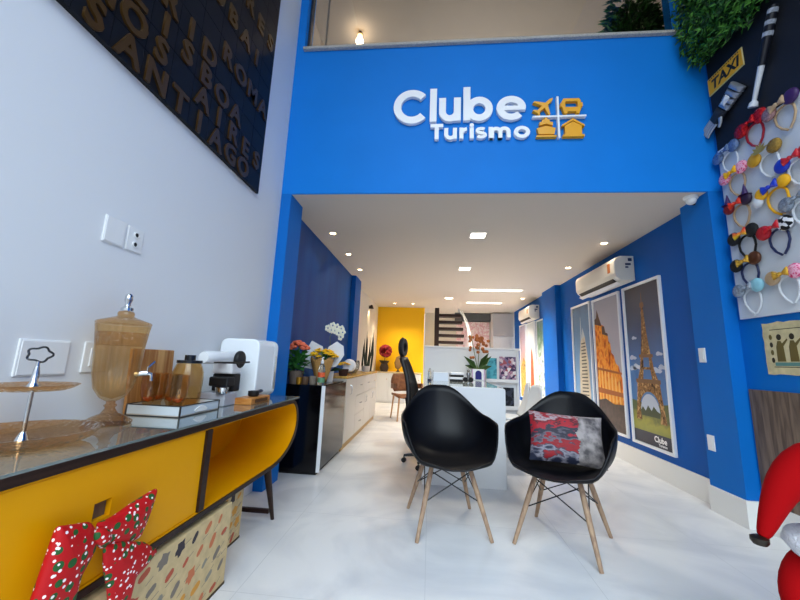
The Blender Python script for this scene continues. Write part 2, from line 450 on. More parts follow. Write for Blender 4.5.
def s2_(b):
    b.stroke(arc(.41, .081, .036, 40, 180, 10, .021)+arc(.41, .081, .036, 180, 250, 6, .022)[1:]+arc(.408, .033, .036, 70, 0, 6, .024)+arc(.408, .036, .036, 0, -150, 10, .022)[1:], .03, d0, d1)
def m2(b):
    b.box(.475, .511, d0-.001, d1, 0, xh)
    for q_, cx in enumerate((.54, .612)):
        b.stroke([(cx-.036, .0), (cx-.036, .062)]+arc(cx, .062, .036, 180, 0, 10)[1:]+[(cx+.036, 0)], s2, d0-.002*q_, d1)
def o2(b): b.stroke(arc(.764, .057, .052, 0, 360, 22, .045)[:-1], .036, d0, d1, closed=True)
def sc_(fn):
    def g(b):
        fn(b)
        for v in b.bm.verts: v.co.x = -.045+(v.co.x+.045)*1.05
    return g
for fn in (T2, u2, r2, i2, s2_, m2, o2): L('letter', sc_(fn), SW)
def cross(b): b.box(1.128, 1.146, d0, d1, -.01, .42); b.box(.905, 1.385, d0-.001, d1, .203, .22)
L('cross_divider', cross, SW)
def plane(b):
    def rp(p, c=(1.015, .325), a=-45):
        x, y = p; return (c[0]+x*cos(rad(a))-y*sin(rad(a)), c[1]+x*sin(rad(a))+y*cos(rad(a)))
    P_ = [(0, .115), (.014, .09), (.016, .03), (.098, -.025), (.098, -.045), (.016, -.015), (.013, -.075), (.04, -.098), (.04, -.112), (0, -.1)]
    P_ = P_+[(-x, y) for x, y in P_[-2:0:-1]]
    b.prism([rp(p) for p in P_], d0, d1)
def bus(b):
    c = 1.26
    b.ring([(c-.075, .26), (c+.075, .26), (c+.085, .3), (c+.085, .37), (c+.07, .395), (c-.07, .395), (c-.085, .37), (c-.085, .3)],
           [(c-.055, .305), (c+.055, .305), (c+.055, .315), (c+.055, .355), (c+.05, .365), (c-.05, .365), (c-.055, .355), (c-.055, .315)], d0, d1)
    b.box(c-.07, c-.04, d0-.001, d1, .238, .262); b.box(c+.04, c+.07, d0-.001, d1, .238, .262)
    b.box(c-.1, c-.086, d0, d1, .31, .35); b.box(c+.086, c+.1, d0, d1, .31, .35)
def ship(b):
    c = 1.025
    b.prism([(c-.07, .03), (c+.07, .03), (c+.085, .09), (c, .115), (c-.085, .09)], d0, d1)
    b.prism([(c-.06, .118), (c, .138), (c+.06, .118), (c+.06, .155), (c-.06, .155)], d0, d1)
    b.box(c-.035, c+.035, d0, d1, .155, .18); b.box(c-.012, c+.012, d0, d1, .18, .2); b.box(c-.09, c+.09, d0, d1, .0, .018)
def house(b):
    c = 1.265
    b.prism([(c-.1, .1), (c, .165), (c+.1, .1), (c+.1, .12), (c, .188), (c-.1, .12)], d0, d1)
    b.prism([(c-.075, .02), (c+.075, .02), (c+.075, .108), (c, .155), (c-.075, .108)], d0, d1)
    b.box(c-.095, c+.095, d0-.001, d1, 0, .021)
for n_, fn in (('plane_icon', plane), ('bus_icon', bus), ('ship_icon', ship), ('house_icon', house)): L(n_, fn, SY)

# ------------------------------------------------------------------ departure board on left wall (faces +X); local x -> +Y
t = thing('destination_board', 'huge black wall board with raised amber city names', 'wall board', (XL, 0, 0), pi/2)
b = MB().box(.42, 2.55, -.02, 0, 2.44, 5.1)
for i in range(16):
    for k in range(-4, 8):
        x = 1.266+.1667*k; z = 2.515+.1585*i
        if x+.083 > 2.545: pass
        b.box(x-.082, x+.0815, -.03, -.02, z-.0775, z+.0775)
b.build('panel', M('black_board', '#14151B', rough=.5, spec=.25), t)
LET = M('amber_letter', '#4C3413', rough=.35, metal=.3)
for z, k0, s_ in ((2.515, -1, 'SANTIAGO'), (2.6735, -4, 'BUENOS AIRES'), (2.832, 0, 'LISBOA'), (2.9905, -1, ' MADRID'[1:]), (3.149, 4, 'ROMA'), (3.466, 2, 'DUBAI'), (3.783, 1, 'LONDRES')):
    if s_ == 'MADRID': k0 = -2
    for i, ch in enumerate(s_):
        if ch == ' ': continue
        x = 1.266+.1667*(k0+i)
        if x < .55: continue
        text_obj('letter', ch, .188, LET, t, (x, -.034, z-.068), (pi/2, 0, 0), extrude=.008, bold=.006)

# ------------------------------------------------------------------ switches / sockets
def plate(name, label, cat, loc, rz, w, h, kind):
    t = thing(name, label, cat, loc, rz)
    MB().box(-w/2, w/2, -.008, 0, -h/2, h/2).build('cover_plate', WHITE_PL, t, bevel=.003)
    if kind == 'blank': MB().box(-w*.46, w*.46, -.011, -.008, -h*.46, h*.46).build('insert', WHITE_PL, t, bevel=.002)
    if kind == 'socket':
        for s in (.2, -.2):
            b = MB().lathe([(.016, -.0085), (.016, -.014), (.011, -.0145), (.011, -.009)], (0, 0, s*h), 16, 'y')
            b.build('socket_ring', WHITE_PL, t)
            MB().lathe([(.0105, -.0082), (.0105, -.0105)], (0, 0, s*h), 16, 'y').build('socket_hole', M('dark_hole', '#15171B'), t)
    if kind == 'rocker': MB().box(-w*.28, w*.28, -.013, -.008, -h*.3, h*.3).build('rocker', WHITE_PL, t, bevel=.002)
    return t
plate('cover_plate_blank', 'upper-left blank white cover plate on white wall beside a double socket', 'wall plate', (XL, 1.395, 1.66), pi/2, .105, .125, 'blank')
plate('wall_socket', 'white double wall socket right of the blank cover plate', 'socket', (XL, 1.507, 1.658), pi/2, .09, .12, 'socket')
plate('cover_plate_square', 'large square white cover plate low on the wall behind the cake stand', 'wall plate', (XL, 1.21, 1.08), pi/2, .18, .135, 'blank')
plate('light_switch_plate', 'white plate on the wall partly hidden behind the amber dispenser', 'wall plate', (XL, 1.42, 1.085), pi/2, .12, .13, 'rocker')
plate('light_switch', 'upper white light switch on the side of the blue right pillar', 'switch', (2.37, 3.262, 1.267), -pi/2, .075, .125, 'rocker')
plate('wall_socket_low', 'lower white wall plate above the baseboard on the blue pillar side', 'socket', (2.37, 3.272, .54), -pi/2, .075, .125, 'rocker')

# ------------------------------------------------------------------ console sideboard (front faces +X)
CX, CY0, CY1, CZ0, CZ1 = -1.0, .25, 2.70, .40, .815
t = thing('sideboard', 'yellow and dark walnut retro sideboard with glass top along white wall', 'sideboard', (-1.235, 1.45, 0))
ox, oy = 1.235, -1.45
def outl(inset):
    a0, a1, b0, b1 = CY0+inset, CY1-inset, CZ0+inset, CZ1-.012-inset
    r1, r2 = .1-inset*.5, .24-inset*.7
    def ell(cx, cz, ra, rb, s, e, n=9): return [(cx+ra*cos(rad(s+(e-s)*i/n)), cz+rb*sin(rad(s+(e-s)*i/n))) for i in range(n+1)]
    z2 = b0+r2*.9
    return ([(a1-.14+inset, b1)] + ell(a1-.14+inset, b1-.16+inset*.6, .14-inset, .16-inset*.6, 80, 0, 8) +
            ell(a1-.42+inset, b0+.23-inset*.5, .42-inset, .23-inset*.5, 0, -90, 12) +
            ell(a0+.42-inset, b0+.23-inset*.5, .42-inset, .23-inset*.5, -90, -180, 12) +
            ell(a0+.14-inset, b1-.16+inset*.6, .14-inset, .16-inset*.6, 180, 90, 8))
def tr(p): return [(y+oy, z) for y, z in p]
o_, i_ = tr(outl(0)), tr(outl(.022))
b = MB().ring(o_, i_, XL+.02+ox, CX+ox, 'yz')
b.build('carcass', DARKWOOD, t, smooth=35)
MB().ring(tr(outl(.0225)), tr(outl(.028)), XL+.03+ox, CX-.006+ox, 'yz').build('lining', YELLOW, t, smooth=35)
MB().prism(tr(outl(.0225)), XL+.021+ox, XL+.03+ox, 'yz').build('back_panel', YELLOW, t)
MB().box(XL+.035+ox, CX+ox, 1.575+oy, 1.612+oy, CZ0+.029, CZ1-.042).build('divider', DARKWOOD, t)
# sliding yellow door with a square finger hole: built as four pieces round the hole in one mesh
xa, xb = CX-.03+ox, CX-.012+ox
hy0, hy1, hz0, hz1 = 1.065+oy, 1.125+oy, .6, .652
y0, y1, z0, z1 = .62+oy, 1.573+oy, CZ0+.03, CZ1-.043
MB().box(xa, xb, y0, hy0, z0, z1).box(xa, xb, hy1, y1, z0, z1).box(xa, xb, hy0, hy1, z0, hz0).box(xa, xb, hy0, hy1, hz1, z1).build('sliding_door', YELLOW, t)
MB().box(xa-.01, xa-.001, hy0, hy1, hz0, hz1).build('finger_pull', M('grey_pull', '#6B6358', rough=.4, metal=.4), t)
MB().box(XL+.005+ox, CX+.004+ox, CY0+.05+oy, CY1-.03+oy, CZ1-.012, CZ1-.004).build('wood_top', DARKWOOD, t)
MB().box(XL+.005+ox, CX+.006+ox, CY0+.05+oy, CY1-.025+oy, CZ1-.0035, CZ1+.0045).build('glass_top', M('smoked_glass_top', '#6E7A78', rough=.03, coat=1, spec=.9), t, bevel=.001)
for y, s in ((2.36, 1), (.6, -1)):
    for x in (CX-.06, XL+.09):
        MB().tube([(x+ox, y+oy, CZ0-.002), (x-.01+ox, y+s*.19+oy, .0)], [.026, .012], 14).build('leg', DARKWOOD, t, smooth=True)
    yy = y+s*.17
    MB().box(XL+.06+ox, CX-.09+ox, yy-.012+oy, yy+.012+oy, .045, .07).build('stretcher', DARKWOOD, t)

# things in and under it
t2 = thing('paper_bag', 'beige paper bag leaning inside the open yellow compartment', 'bag', (-1.3, 1.68, CZ0+.03))
MB().prism([(-.1, 0), (.1, 0), (.1, .27), (.06, .285), (0, .275), (-.06, .285), (-.1, .27)], -.035, .025, 'xz').build('body', M('beige_paper', '#B79C79', rough=.8, bump=.2, bscale=15), t2, bevel=.004)
b = MB().tube([(.04, -.04, .27), (.06, -.045, .2), (.085, -.045, .12)], .004, 6); b.build('cord_handle', M('dark_cord', '#3A2A22', rough=.8), t2)

# printed kraft gift box
def gift_box(name, label, loc, dx, dy, dz, seed, nleaf):
    t = thing(name, label, 'box', loc)
    kraft = M('printed_kraft', '#C9B183', rough=.75, vary=.12, vscale=25)
    MB().box(-dx, 0, -dy/2, dy/2, 0, dz).build('box_body', kraft, t, bevel=.004)
    rr = random.Random(seed)
    b = MB()
    b.mat(6).box(.0001, .0006, -dy/2+.004, dy/2-.004, .013, dz-.004)
    cols = ['#B4553C', '#D0923A', '#7C7266', '#3A3338', '#C4724A', '#8C8778']
    nr = 5; nc = max(3, int(nleaf/nr))
    for i in range(nr):
        for k in range(nc):
            cy = -dy/2+.045+(dy-.09)*(k+.5*(i % 2))/(nc-.4); cz = .04+(dz-.08)*i/(nr-1)
            if cy > dy/2-.03: continue
            rl = rr.uniform(.012, .021); an = rr.uniform(.3, 1.0)
            pts = []
            for j in range(14):
                a = 2*pi*j/14; rad_ = rl*(1.15+.28*cos(5*a)) if rl > .02 else rl*(1+.3*cos(2*a))
                x, y = rad_*cos(a)*1.25, rad_*sin(a)
                pts.append((cy+x*cos(an)-y*sin(an), cz+x*sin(an)+y*cos(an)))
            b.mat(rr.randrange(6)); b.prism(pts, 0, .0012, 'yz')
    for q in range(60):
        cy = rr.uniform(-dy/2+.03, dy/2-.03); cz = rr.uniform(.02, dz-.02)
        b.mat(2); b.box(0, .0009, cy-.018, cy+.018, cz-.0012, cz+.0012, rot=(rr.uniform(.2, .6), 0, 0))
    b.build('leaf_print', [M('print_%d' % i, c, rough=.75) for i, c in enumerate(cols)]+[kraft], t)
    MB().box(-dx-.001, .002, -dy/2-.002, dy/2+.002, -.0, .012).build('bottom_edge', M('dark_box_edge', '#43341F', rough=.7), t)
    return t
gift_box('gift_box', 'large kraft box printed with autumn leaves under the sideboard front', (-.995, 1.46, 0), .4, .78, .375, 3, 42)
gift_box('gift_box_small', 'smaller leaf-printed kraft box deep under the sideboard behind the large one', (-1.16, 2.1, 0), .2, .36, .375, 5, 20)

# christmas bow
t = thing('christmas_bow', 'big red fabric christmas bow with green dots hung before the yellow door', 'bow', (-.95, 1.04, .52))
def bow_mat():
    m, tt, bs = newmat('dotted_red_fabric')
    tc = tt.nodes.new('ShaderNodeTexCoord')
    v1 = tt.nodes.new('ShaderNodeTexVoronoi'); v1.inputs['Scale'].default_value = 30; v1.inputs['Randomness'].default_value = .55
    v2 = tt.nodes.new('ShaderNodeTexVoronoi'); v2.inputs['Scale'].default_value = 62
    for v in (v1, v2): tt.links.new(tc.outputs['Object'], v.inputs['Vector'])
    a = tt.nodes.new('ShaderNodeMath'); a.operation = 'LESS_THAN'; a.inputs[1].default_value = .34; tt.links.new(v1.outputs['Distance'], a.inputs[0])
    c = tt.nodes.new('ShaderNodeMath'); c.operation = 'LESS_THAN'; c.inputs[1].default_value = .25; tt.links.new(v2.outputs['Distance'], c.inputs[0])
    m1 = tt.nodes.new('ShaderNodeMix'); m1.data_type = 'RGBA'; m1.inputs[6].default_value = lin('#B0060E'); m1.inputs[7].default_value = lin('#1E5426')
    m2 = tt.nodes.new('ShaderNodeMix'); m2.data_type = 'RGBA'; m2.inputs[7].default_value = lin('#F0E4E4')
    tt.links.new(a.outputs[0], m1.inputs['Factor']); tt.links.new(m1.outputs[2], m2.inputs[6]); tt.links.new(c.outputs[0], m2.inputs['Factor'])
    tt.links.new(m2.outputs[2], bs.inputs['Base Color']); bs.inputs['Roughness'].default_value = .6; setin(bs, ('Specular IOR Level',), .3)
    return m
BOW = bow_mat()
def dens(poly, n=4):
    out = []
    for i in range(len(poly)):
        a, b_ = poly[i], poly[(i+1) % len(poly)]
        for k in range(n): out.append((a[0]+(b_[0]-a[0])*k/n, a[1]+(b_[1]-a[1])*k/n))
    return out
def lobe(nm, poly, d, th, label=None):
    MB().inflate(dens(poly), th, plane='yz', d=d, n=5).build(nm, BOW, t, smooth=60, sub=1, label=label)
lobe('left_loop', [(0.001, 0.069), (-0.034, 0.115), (-0.085, 0.129), (-0.127, 0.142), (-0.138, 0.086), (-0.153, 0.007), (-0.165, -0.06), (-0.1, -0.1), (-0.045, -0.105), (-0.037, -0.028), (-0.003, 0.026)], -.012, .03)
lobe('right_loop', [(-0.012, 0.098), (0.039, 0.094), (0.117, 0.11), (0.215, 0.122), (0.205, 0.078), (0.185, 0.022), (0.164, -0.021), (0.084, -0.011), (0.007, 0.021)], -.012, .028)
lobe('tail', [(0.004, 0.036), (0.08, 0.011), (0.165, -0.028), (0.239, -0.091), (0.196, -0.116), (0.15, -0.13), (0.139, -0.2), (0.07, -0.2), (0.045, -0.105), (0.019, -0.038)], .006, .02)
MB().ball((.004, 0.0, .058), .03, 16, (.6, .7, 1.25), (0.8, 0, 0)).build('knot', BOW, t, smooth=True)

# ------------------------------------------------------------------ things on the sideboard
TOP = CZ1+.0045
# cake stand
t = thing('cake_stand', 'two-tier amber glass cake stand with looped handle left of the dispenser', 'cake stand', (-1.25, 1.02, TOP))
MB().lathe([(.1, 0), (.13, .004), (.165, .018), (.182, .04), (.187, .046), (.18, .046), (.162, .026), (.12, .012), (.0, .01)], seg=72, flute=.012, nfl=36).build('lower_plate', AMBER_P, t, smooth=60)
MB().lathe([(.012, .166), (.08, .166), (.095, .172), (.11, .182), (.112, .185), (.106, .185), (.098, .181), (.075, .174), (.012, .174)], seg=64, flute=.01, nfl=24).build('upper_plate', AMBER_P, t, smooth=60)
MB().tube([(0, 0, .012), (0, 0, .165)], .006, 10).tube([(0, 0, .175), (0, 0, .255)], [.008, .005], 10).lathe([(.02, .0105), (.014, .025), (.007, .04)], seg=16).lathe([(.018, .175), (.01, .19), (.009, .22), (.006, .24)], seg=16).build('stem', CHROME, t, smooth=True)
pts = []
for j in range(41):
    a = 2*pi*j/40; rr = .026*(1+.13*cos(5*a))
    pts.append((rr*cos(a)*1.15*cos(.5), rr*cos(a)*1.15*sin(.5), .277+rr*sin(a)*.85))
MB().tube(pts, .0032, 6).build('loop_handle', M('dark_pewter', '#4A4C50', rough=.25, metal=1), t, smooth=True)
# dispenser
t = thing('drink_dispenser', 'tall amber cut glass drink dispenser with lid and chrome tap', 'drink dispenser', (-1.31, 1.37, TOP)); DISP = t
MB().lathe([(.0, 0), (.1, 0), (.108, .006), (.106, .014), (.075, .03), (.04, .042), (.028, .055), (.022, .065), (.03, .075), (.02, .082), (.02, .092)], seg=48, flute=.012, nfl=24).build('pedestal', AMBER_P, t, smooth=60)
MB().lathe([(.025, .0925), (.055, .108), (.085, .145), (.1, .2), (.107, .28), (.115, .36), (.124, .408), (.119, .408), (.11, .36), (.102, .28), (.095, .2), (.08, .15), (.05, .115), (.0, .1)], seg=96, flute=.035, nfl=22).build('bowl', AMBER_B, t, smooth=60)
MB().lathe([(.1, .318), (.111, .322), (.1135, .333), (.115, .345), (.117, .358), (.119, .37), (.1185, .374)], seg=72, flute=.02, nfl=40).build('pattern_band', AMBER_C, t, smooth=30)
MB().lathe([(.127, .41), (.13, .414), (.125, .42), (.08, .432), (.045, .442), (.038, .446), (.04, .455), (.036, .464), (.02, .466), (.0, .466)], seg=48).build('lid', AMBER_D, t, smooth=60)
MB().lathe([(.0, .467), (.03, .468), (.03, .48), (.016, .488), (.013, .5), (.02, .515), (.018, .535), (.01, .543), (.0, .545)], seg=24).build('knob', CHROME, t, smooth=True)
MB().tube([(.056, .06, .2), (.085, .088, .205), (.1, .1, .205)], .011, 10).tube([(.098, .098, .205), (.112, .115, .2), (.116, .118, .172)], .009, 10).tube([(.098, .098, .205), (.1, .1, .235)], .006, 8).tube([(.1, .1, .23), (.11, .13, .255)], .006, 8).build('tap', CHROME, t, smooth=True)
DISP.scale = (.76, .76, 1)
# tray
t = thing('mirror_tray', 'white mirror-sided serving tray with dark edges holding amber glasses', 'tray', (-1.29, 1.73, TOP), 0)
a, c, h = .135, .15, .05
MIR = M('white_mirror_panel', '#C8D2D8', rough=.15, spec=.8)
MB().box(-a, a, -c, c, 0, .008).build('base', M('tray_base', '#BBB3A8', rough=.2), t)
for x0, x1, y0, y1 in ((-a, a, -c, -c+.008), (-a, a, c-.008, c), (-a, -a+.008, -c+.008, c-.008), (a-.008, a, -c+.008, c-.008)):
    MB().box(x0, x1, y0, y1, .0085, h).build('side_panel', MIR, t)
EDGE = M('dark_edge', '#2A2622', rough=.4)
b = MB()
for x in (-a, a):
    for y in (-c, c): b.box(x-.003, x+.003, y-.003, y+.003, 0, h+.002)
for z in (.002, h+.001):
    for y in (-c, c): b.box(-a, a, y-.0025, y+.0025, z-.002, z+.002)
    for x in (-a, a): b.box(x-.0025, x+.0025, -c, c, z-.002, z+.002)
b.build('edging', EDGE, t)
b = MB().prism([(-.04, .012), (.04, .012), (.05, .02), (.035, .03), (.02, .037), (0, .041), (-.02, .037), (-.035, .03), (-.05, .02)], a, a+.004, 'yz')
b.build('fan_emblem', M('pearl', '#EDEDEA', rough=.3), t)
# glasses
def tumbler(): return [(.0, 0), (.022, 0), (.026, .004), (.021, .014), (.017, .022), (.025, .034), (.036, .055), (.039, .085), (.037, .115), (.035, .115), (.037, .085), (.034, .057), (.022, .037), (.0, .03)]
GL = [(-1.36, 1.622, 'amber glass goblet at the left of the tray, nearest the dispenser'), (-1.278, 1.668, 'amber glass goblet in the tray middle just left of the large jar'), (-1.207, 1.625, 'amber glass goblet nearest the front corner of the tray'), (-1.383, 1.71, 'amber glass goblet at the back of the tray against the wooden board')]
g0 = None
for i, (x, y, lb) in enumerate(GL):
    if g0 is None:
        g0 = thing('amber_goblet', lb, 'glass', (x, y, TOP+.0085), 0, 'amber goblets on the tray')
        g0.scale = (.98, .98, 1.6)
        MB().lathe(tumbler(), seg=32, flute=.02, nfl=12).build('bowl', AMBER, g0, smooth=60)
        MB().lathe([(.0, .031), (.02, .038), (.026, .046), (.0, .046)], seg=24).build('amber_base', M('amber_drop', '#E88A1E', rough=.1, trans=.6), g0, smooth=60)
    else: dup(g0, (x, y, TOP+.0085), .7*i, lb)
t = thing('glass_jar', 'large amber glass jar with dark steel lid at the tray back', 'jar', (-1.285, 1.78, TOP+.0085)); t.scale = (1.22, 1.22, 1.12)
MB().lathe([(.0, 0), (.05, 0), (.056, .01), (.06, .05), (.06, .17), (.05, .2), (.046, .21), (.043, .21), (.046, .198), (.056, .168), (.056, .05), (.05, .012), (.0, .008)], seg=40, flute=.01, nfl=20).build('jar_body', AMBER, t, smooth=60)
MB().lathe([(.0, .2115), (.05, .2115), (.05, .225), (.0, .225)], seg=32).lathe([(.0, .225), (.022, .226), (.022, .25), (.0, .25)], seg=24).build('jar_lid', M('dark_steel', '#3A3E44', rough=.25, metal=.8), t, smooth=30)
# cutting board
CB = Mwood('acacia_wood', '#8C5426', '#C79A62', 5, (6, 6, .5), .5)
t = MB().box(-.008, .008, -.14, .14, 0, .31, rot=(0, -.05, 0), piv=(0, 0, 0)).build('cutting_board', CB, bevel=.004, loc=(-1.444, 1.73, TOP+.0005))
tag(t, 'brown wooden cutting board leaning on white wall behind the glasses', 'cutting board')
# press coffee machine
t = thing('coffee_maker', 'white and black lever coffee maker between tray and white cabinet', 'coffee maker', (-1.25, 2.05, TOP))
MB().box(-.1, .07, -.08, .05, 0, .075).build('drip_tray', M('grey_plastic', '#A9ACB4', rough=.4), t, bevel=.006)
MB().box(-.09, .05, .03, .11, .0755, .18).box(-.06, .06, -.05, .03, .11, .165).build('support_block', BLACK_PL, t, bevel=.008)
MB().box(-.08, .05, .0, .11, .181, .25).build('neck', WHITE_PL, t, bevel=.012)
MB().lathe([(.0, -.2), (.03, -.2), (.036, -.18), (.038, .0), (.042, .1), (.04, .12), (.0, .12)], (-.01, 0, .278), 28, 'y').build('barrel', WHITE_GLOSS, t, smooth=40)
MB().lathe([(.0, -.14), (.034, -.14), (.034, -.112), (.0, -.112)], (-.01, -.02, .278), 24, 'y').build('metal_cap', M('dark_steel', '#3A3E44', rough=.25, metal=.8), t, smooth=30)
MB().lathe([(.0, .03), (.05, .03), (.054, .036), (.054, .05), (.05, .056), (.0, .056)], (.0, .085, .27), 32, 'x').build('dial', BLACK_PL, t, smooth=30)
MB().tube([(.045, -.18, .252), (.06, .0, .25), (.062, .17, .254)], [.004, .007, .006], 8).build('lever', BLACK_PL, t, smooth=True)
MB().lathe([(.0, 0), (.03, 0), (.036, .03), (.036, .035), (.0, .035)], (.045, -.075, .075), 20).build('cup_rest', CHROME, t, smooth=30)
# wooden knock box + black portafilter
t = thing('wooden_knock_box', 'small honey wood box at the sideboard edge before the white cabinet', 'wooden box', (-1.13, 2.21, TOP))
HW = Mwood('honey_wood', '#A9682C', '#C98A48', 6, (2, 8, 8), .4)
MB().box(-.055, .055, -.125, .125, 0, .04).build('body', HW, t, bevel=.004)
MB().box(.0555, .059, -.08, .08, .01, .03).build('slot', M('wood_slot', '#5A3618', rough=.6), t)
t = thing('portafilter', 'black coffee portafilter lying on the small wooden box', 'portafilter', (-1.125, 2.2, TOP+.0405))
MB().lathe([(.0, 0), (.028, 0), (.034, .012), (.034, .034), (.028, .034), (.028, .02), (.0, .02)], seg=24).build('basket', BLACK_PL, t, smooth=30)
MB().tube([(0, .03, .022), (.005, .08, .028), (.0, .11, .026)], [.009, .012, .009], 10).build('handle', M('navy_plastic', '#1E2A48', rough=.3), t, smooth=True)
# white appliance cabinet
t = thing('white_cabinet_appliance', 'glossy white rounded countertop water purifier at the sideboard far end', 'water purifier', (-1.3, 2.42, TOP))
WB = M('white_enamel', '#E9EEF2', rough=.22)
def rr_(x0, x1, z0, z1, r, n=6):
    out = []
    for cx, cz, a in ((x1-r, z1-r, 0), (x0+r, z1-r, 90), (x0+r, z0+r, 180), (x1-r, z0+r, 270)):
        out += [(cx+r*cos(rad(a+90*i/n)), cz+r*sin(rad(a+90*i/n))) for i in range(n+1)]
    return out
MB().prism(rr_(-.14, .14, .012, .41, .05), -.14, .1, 'xz').build('cabinet', WB, t, smooth=40, bevel=.008)
MB().ring(rr_(-.14, .14, .012, .41, .05), rr_(-.115, .115, .036, .386, .035), .102, .16, 'xz').build('front_rim', WB, t, smooth=40, bevel=.004)
MB().box(-.11, .11, .103, .108, .04, .38).build('recess_panel', M('pale_grey', '#C6CBD0', rough=.3), t)
MB().box(-.05, .05, .109, .14, .27, .33).tube([(0, .135, .275), (0, .135, .24)], .012, 10).build('spout', STEEL, t, bevel=.004)
for x in (-.1, .1):
    for y in (-.11, .12): MB().lathe([(.012, 0), (.012, .0115)], (x, y, 0), 12).build('foot', BLACK_PL, t)
MB().box(.1405, .143, .12, .15, .06, .3).build('side_strip', CHROME, t)

# ------------------------------------------------------------------ fridge and white cabinets (front faces +X)
t = thing('mini_fridge', 'black glossy under-counter fridge beside the white drawers', 'fridge', (-1.27, 3.93, 0))
MB().box(-.2, .195, -.45, .44, .02, .846).build('body', BLACK_GL, t, bevel=.004)
MB().box(.1955, .228, -.445, .44, .06, .835).build('door', M('black_glass_door', '#060709', rough=.12, spec=.3), t, bevel=.004)
MB().box(.196, .2315, -.4525, -.4455, .03, .842).build('door_edge_strip', WHITE_PL, t)
MB().box(-.18, .19, -.43, .42, 0, .0195).build('plinth', BLACK_PL, t)
CABW = M('warm_white_lacquer', '#C4BEB6', rough=.35, spec=.3)
t = thing('drawer_cabinet', 'long white low cabinet with drawers and gold plinth by blue wall', 'cabinet', (-1.27, 5.66, 0))
MB().box(-.15, .21, -1.27, 1.24, .08, .868).build('carcass', CABW, t)
MB().box(-.15, .2, -1.26, 1.23, 0, .079).build('plinth', M('gold_plinth', '#A9822E', rough=.35, metal=.3), t)
def front(nm, y0, y1, z0, z1, hy, hz, long=False):
    dd = MB().box(.2105, .23, y0, y1, z0, z1).build(nm, CABW, t, bevel=.003)
    if long: MB().tube([(.23, hy, hz-.06), (.255, hy, hz-.05), (.255, hy, hz+.05), (.23, hy, hz+.06)], .006, 8).build('handle', CHROME, dd, smooth=True)
    else: MB().tube([(.23, hy-.05, hz), (.25, hy-.04, hz), (.25, hy+.04, hz), (.23, hy+.05, hz)], .006, 8).build('handle', CHROME, dd, smooth=True)
front('door', -1.265, -.655, .085, .863, -1.05, .72, True)
for y0, y1 in ((-.645, -.005),):
    for k in range(3): front('drawer', y0, y1, .085+.2605*k, .34+.2605*k, (y0+y1)/2, .22+.2605*k)
front('door', .005, .6, .085, .6, .1, .5, True); front('door', .61, 1.235, .085, .6, .7, .5, True)
front('drawer', .005, .6, .606, .863, .3, .74); front('drawer', .61, 1.235, .606, .863, .92, .74)
t = MB().box(-.17, .235, -1.27, 1.245, 0, .03).build('worktop', Mwood('golden_worktop', '#B98A3C', '#D9B25E', 5, (6, 1, 6), .25), bevel=.003, loc=(-1.27, 5.66, .8685))
tag(t, 'golden wood worktop lying over the white drawer cabinet', 'worktop')
WT = .8985
# ---- things on the fridge
FT = .8462
def blooms(b, n, rx, rz, zc, r, seed, ry=None):
    q = random.Random(seed)
    for i in range(n):
        a = q.uniform(0, 2*pi); s = q.uniform(0, 1)**.5
        b.ball((rx*s*cos(a), (ry or rx)*s*sin(a), zc+rz*(1-s*s)+q.uniform(-.01, .01)), r*q.uniform(.75, 1.15), 8, (1, 1, .6))
def leaves(b, n, r, z0, z1, L, w, seed, up=.6):
    q = random.Random(seed)
    for i in range(n):
        a = q.uniform(0, 2*pi); z = q.uniform(z0, z1); rr = q.uniform(0, r*.6)
        b.leaf((rr*cos(a), rr*sin(a), z), (cos(a), sin(a), q.uniform(-.2, up*2)), (q.uniform(-.5, .5), q.uniform(-.5, .5), 1), L*q.uniform(.7, 1.2), w)
t = thing('potted_kalanchoe', 'orange flowering kalanchoe in grey pot on the fridge corner', 'potted plant', (-1.385, 3.57, FT)); t.scale = (1.1, 1.1, 1.2)
MB().lathe([(.0, 0), (.055, 0), (.07, .1), (.072, .11), (.064, .11), (.06, .1), (.0, .095)], seg=24).build('pot', M('taupe_pot', '#5E5148', rough=.7), t, smooth=40)
b = MB(); leaves(b, 120, .09, .1, .26, .09, .05, 2); b.build('foliage', GREEN, t, recalc=False)
b = MB(); blooms(b, 70, .095, .06, .30, .021, 3); b.build('flowers', M('coral_petals', '#D9694A', rough=.6, vary=.25, vscale=30), t, smooth=True)
b = MB().tube([(.06, -.06, .0), (.075, -.07, .08), (.06, -.075, .15)], .004, 6)
t = thing('bouquet', 'yellow daisy bouquet in white and kraft paper wrap on fridge', 'flower bouquet', (-1.22, 3.9, FT)); t.scale = (1.35, 1.1, 1.3)
b = MB().grid(lambda u, v: ((.045+.055*v)*cos(2*pi*u), (.045+.055*v)*sin(2*pi*u), .005+.2*v+.012*sin(14*pi*u)*v), 48, 8, True)
b.build('kraft_wrap', M('woven_kraft', '#B98B4E', rough=.7, bump=.5, bscale=90), t, smooth=True, solid=.003)
WP = M('white_paper', '#E8E9EC', rough=.6)
b = MB().prism([(-.05, .1), (-.22, .13), (-.2, .2), (-.12, .36), (-.02, .31), (0, .22)], .05, .053).build('paper_sheet', WP, t)
b = MB().prism([(.02, .12), (.11, .14), (.17, .24), (.16, .32), (.1, .36), (.03, .31), (.0, .22)], .06, .063).build('paper_sheet', WP, t)
b = MB(); q = random.Random(4)
for i in range(60):
    a = q.uniform(0, 2*pi); s_ = q.uniform(0, 1)**.5*.12; zc = .225+.06*(1-(s_/.12)**2)+q.uniform(-.008, .008)
    for k in range(8):
        aa = 2*pi*k/8; b.ball((s_*cos(a)+.014*cos(aa), s_*sin(a)+.014*sin(aa), zc), .009, 6, (1, 1, .5))
    b.ball((s_*cos(a), s_*sin(a), zc+.003), .008, 6)
b.build('flowers', M('yellow_petals', '#F5C010', rough=.6), t, smooth=True)
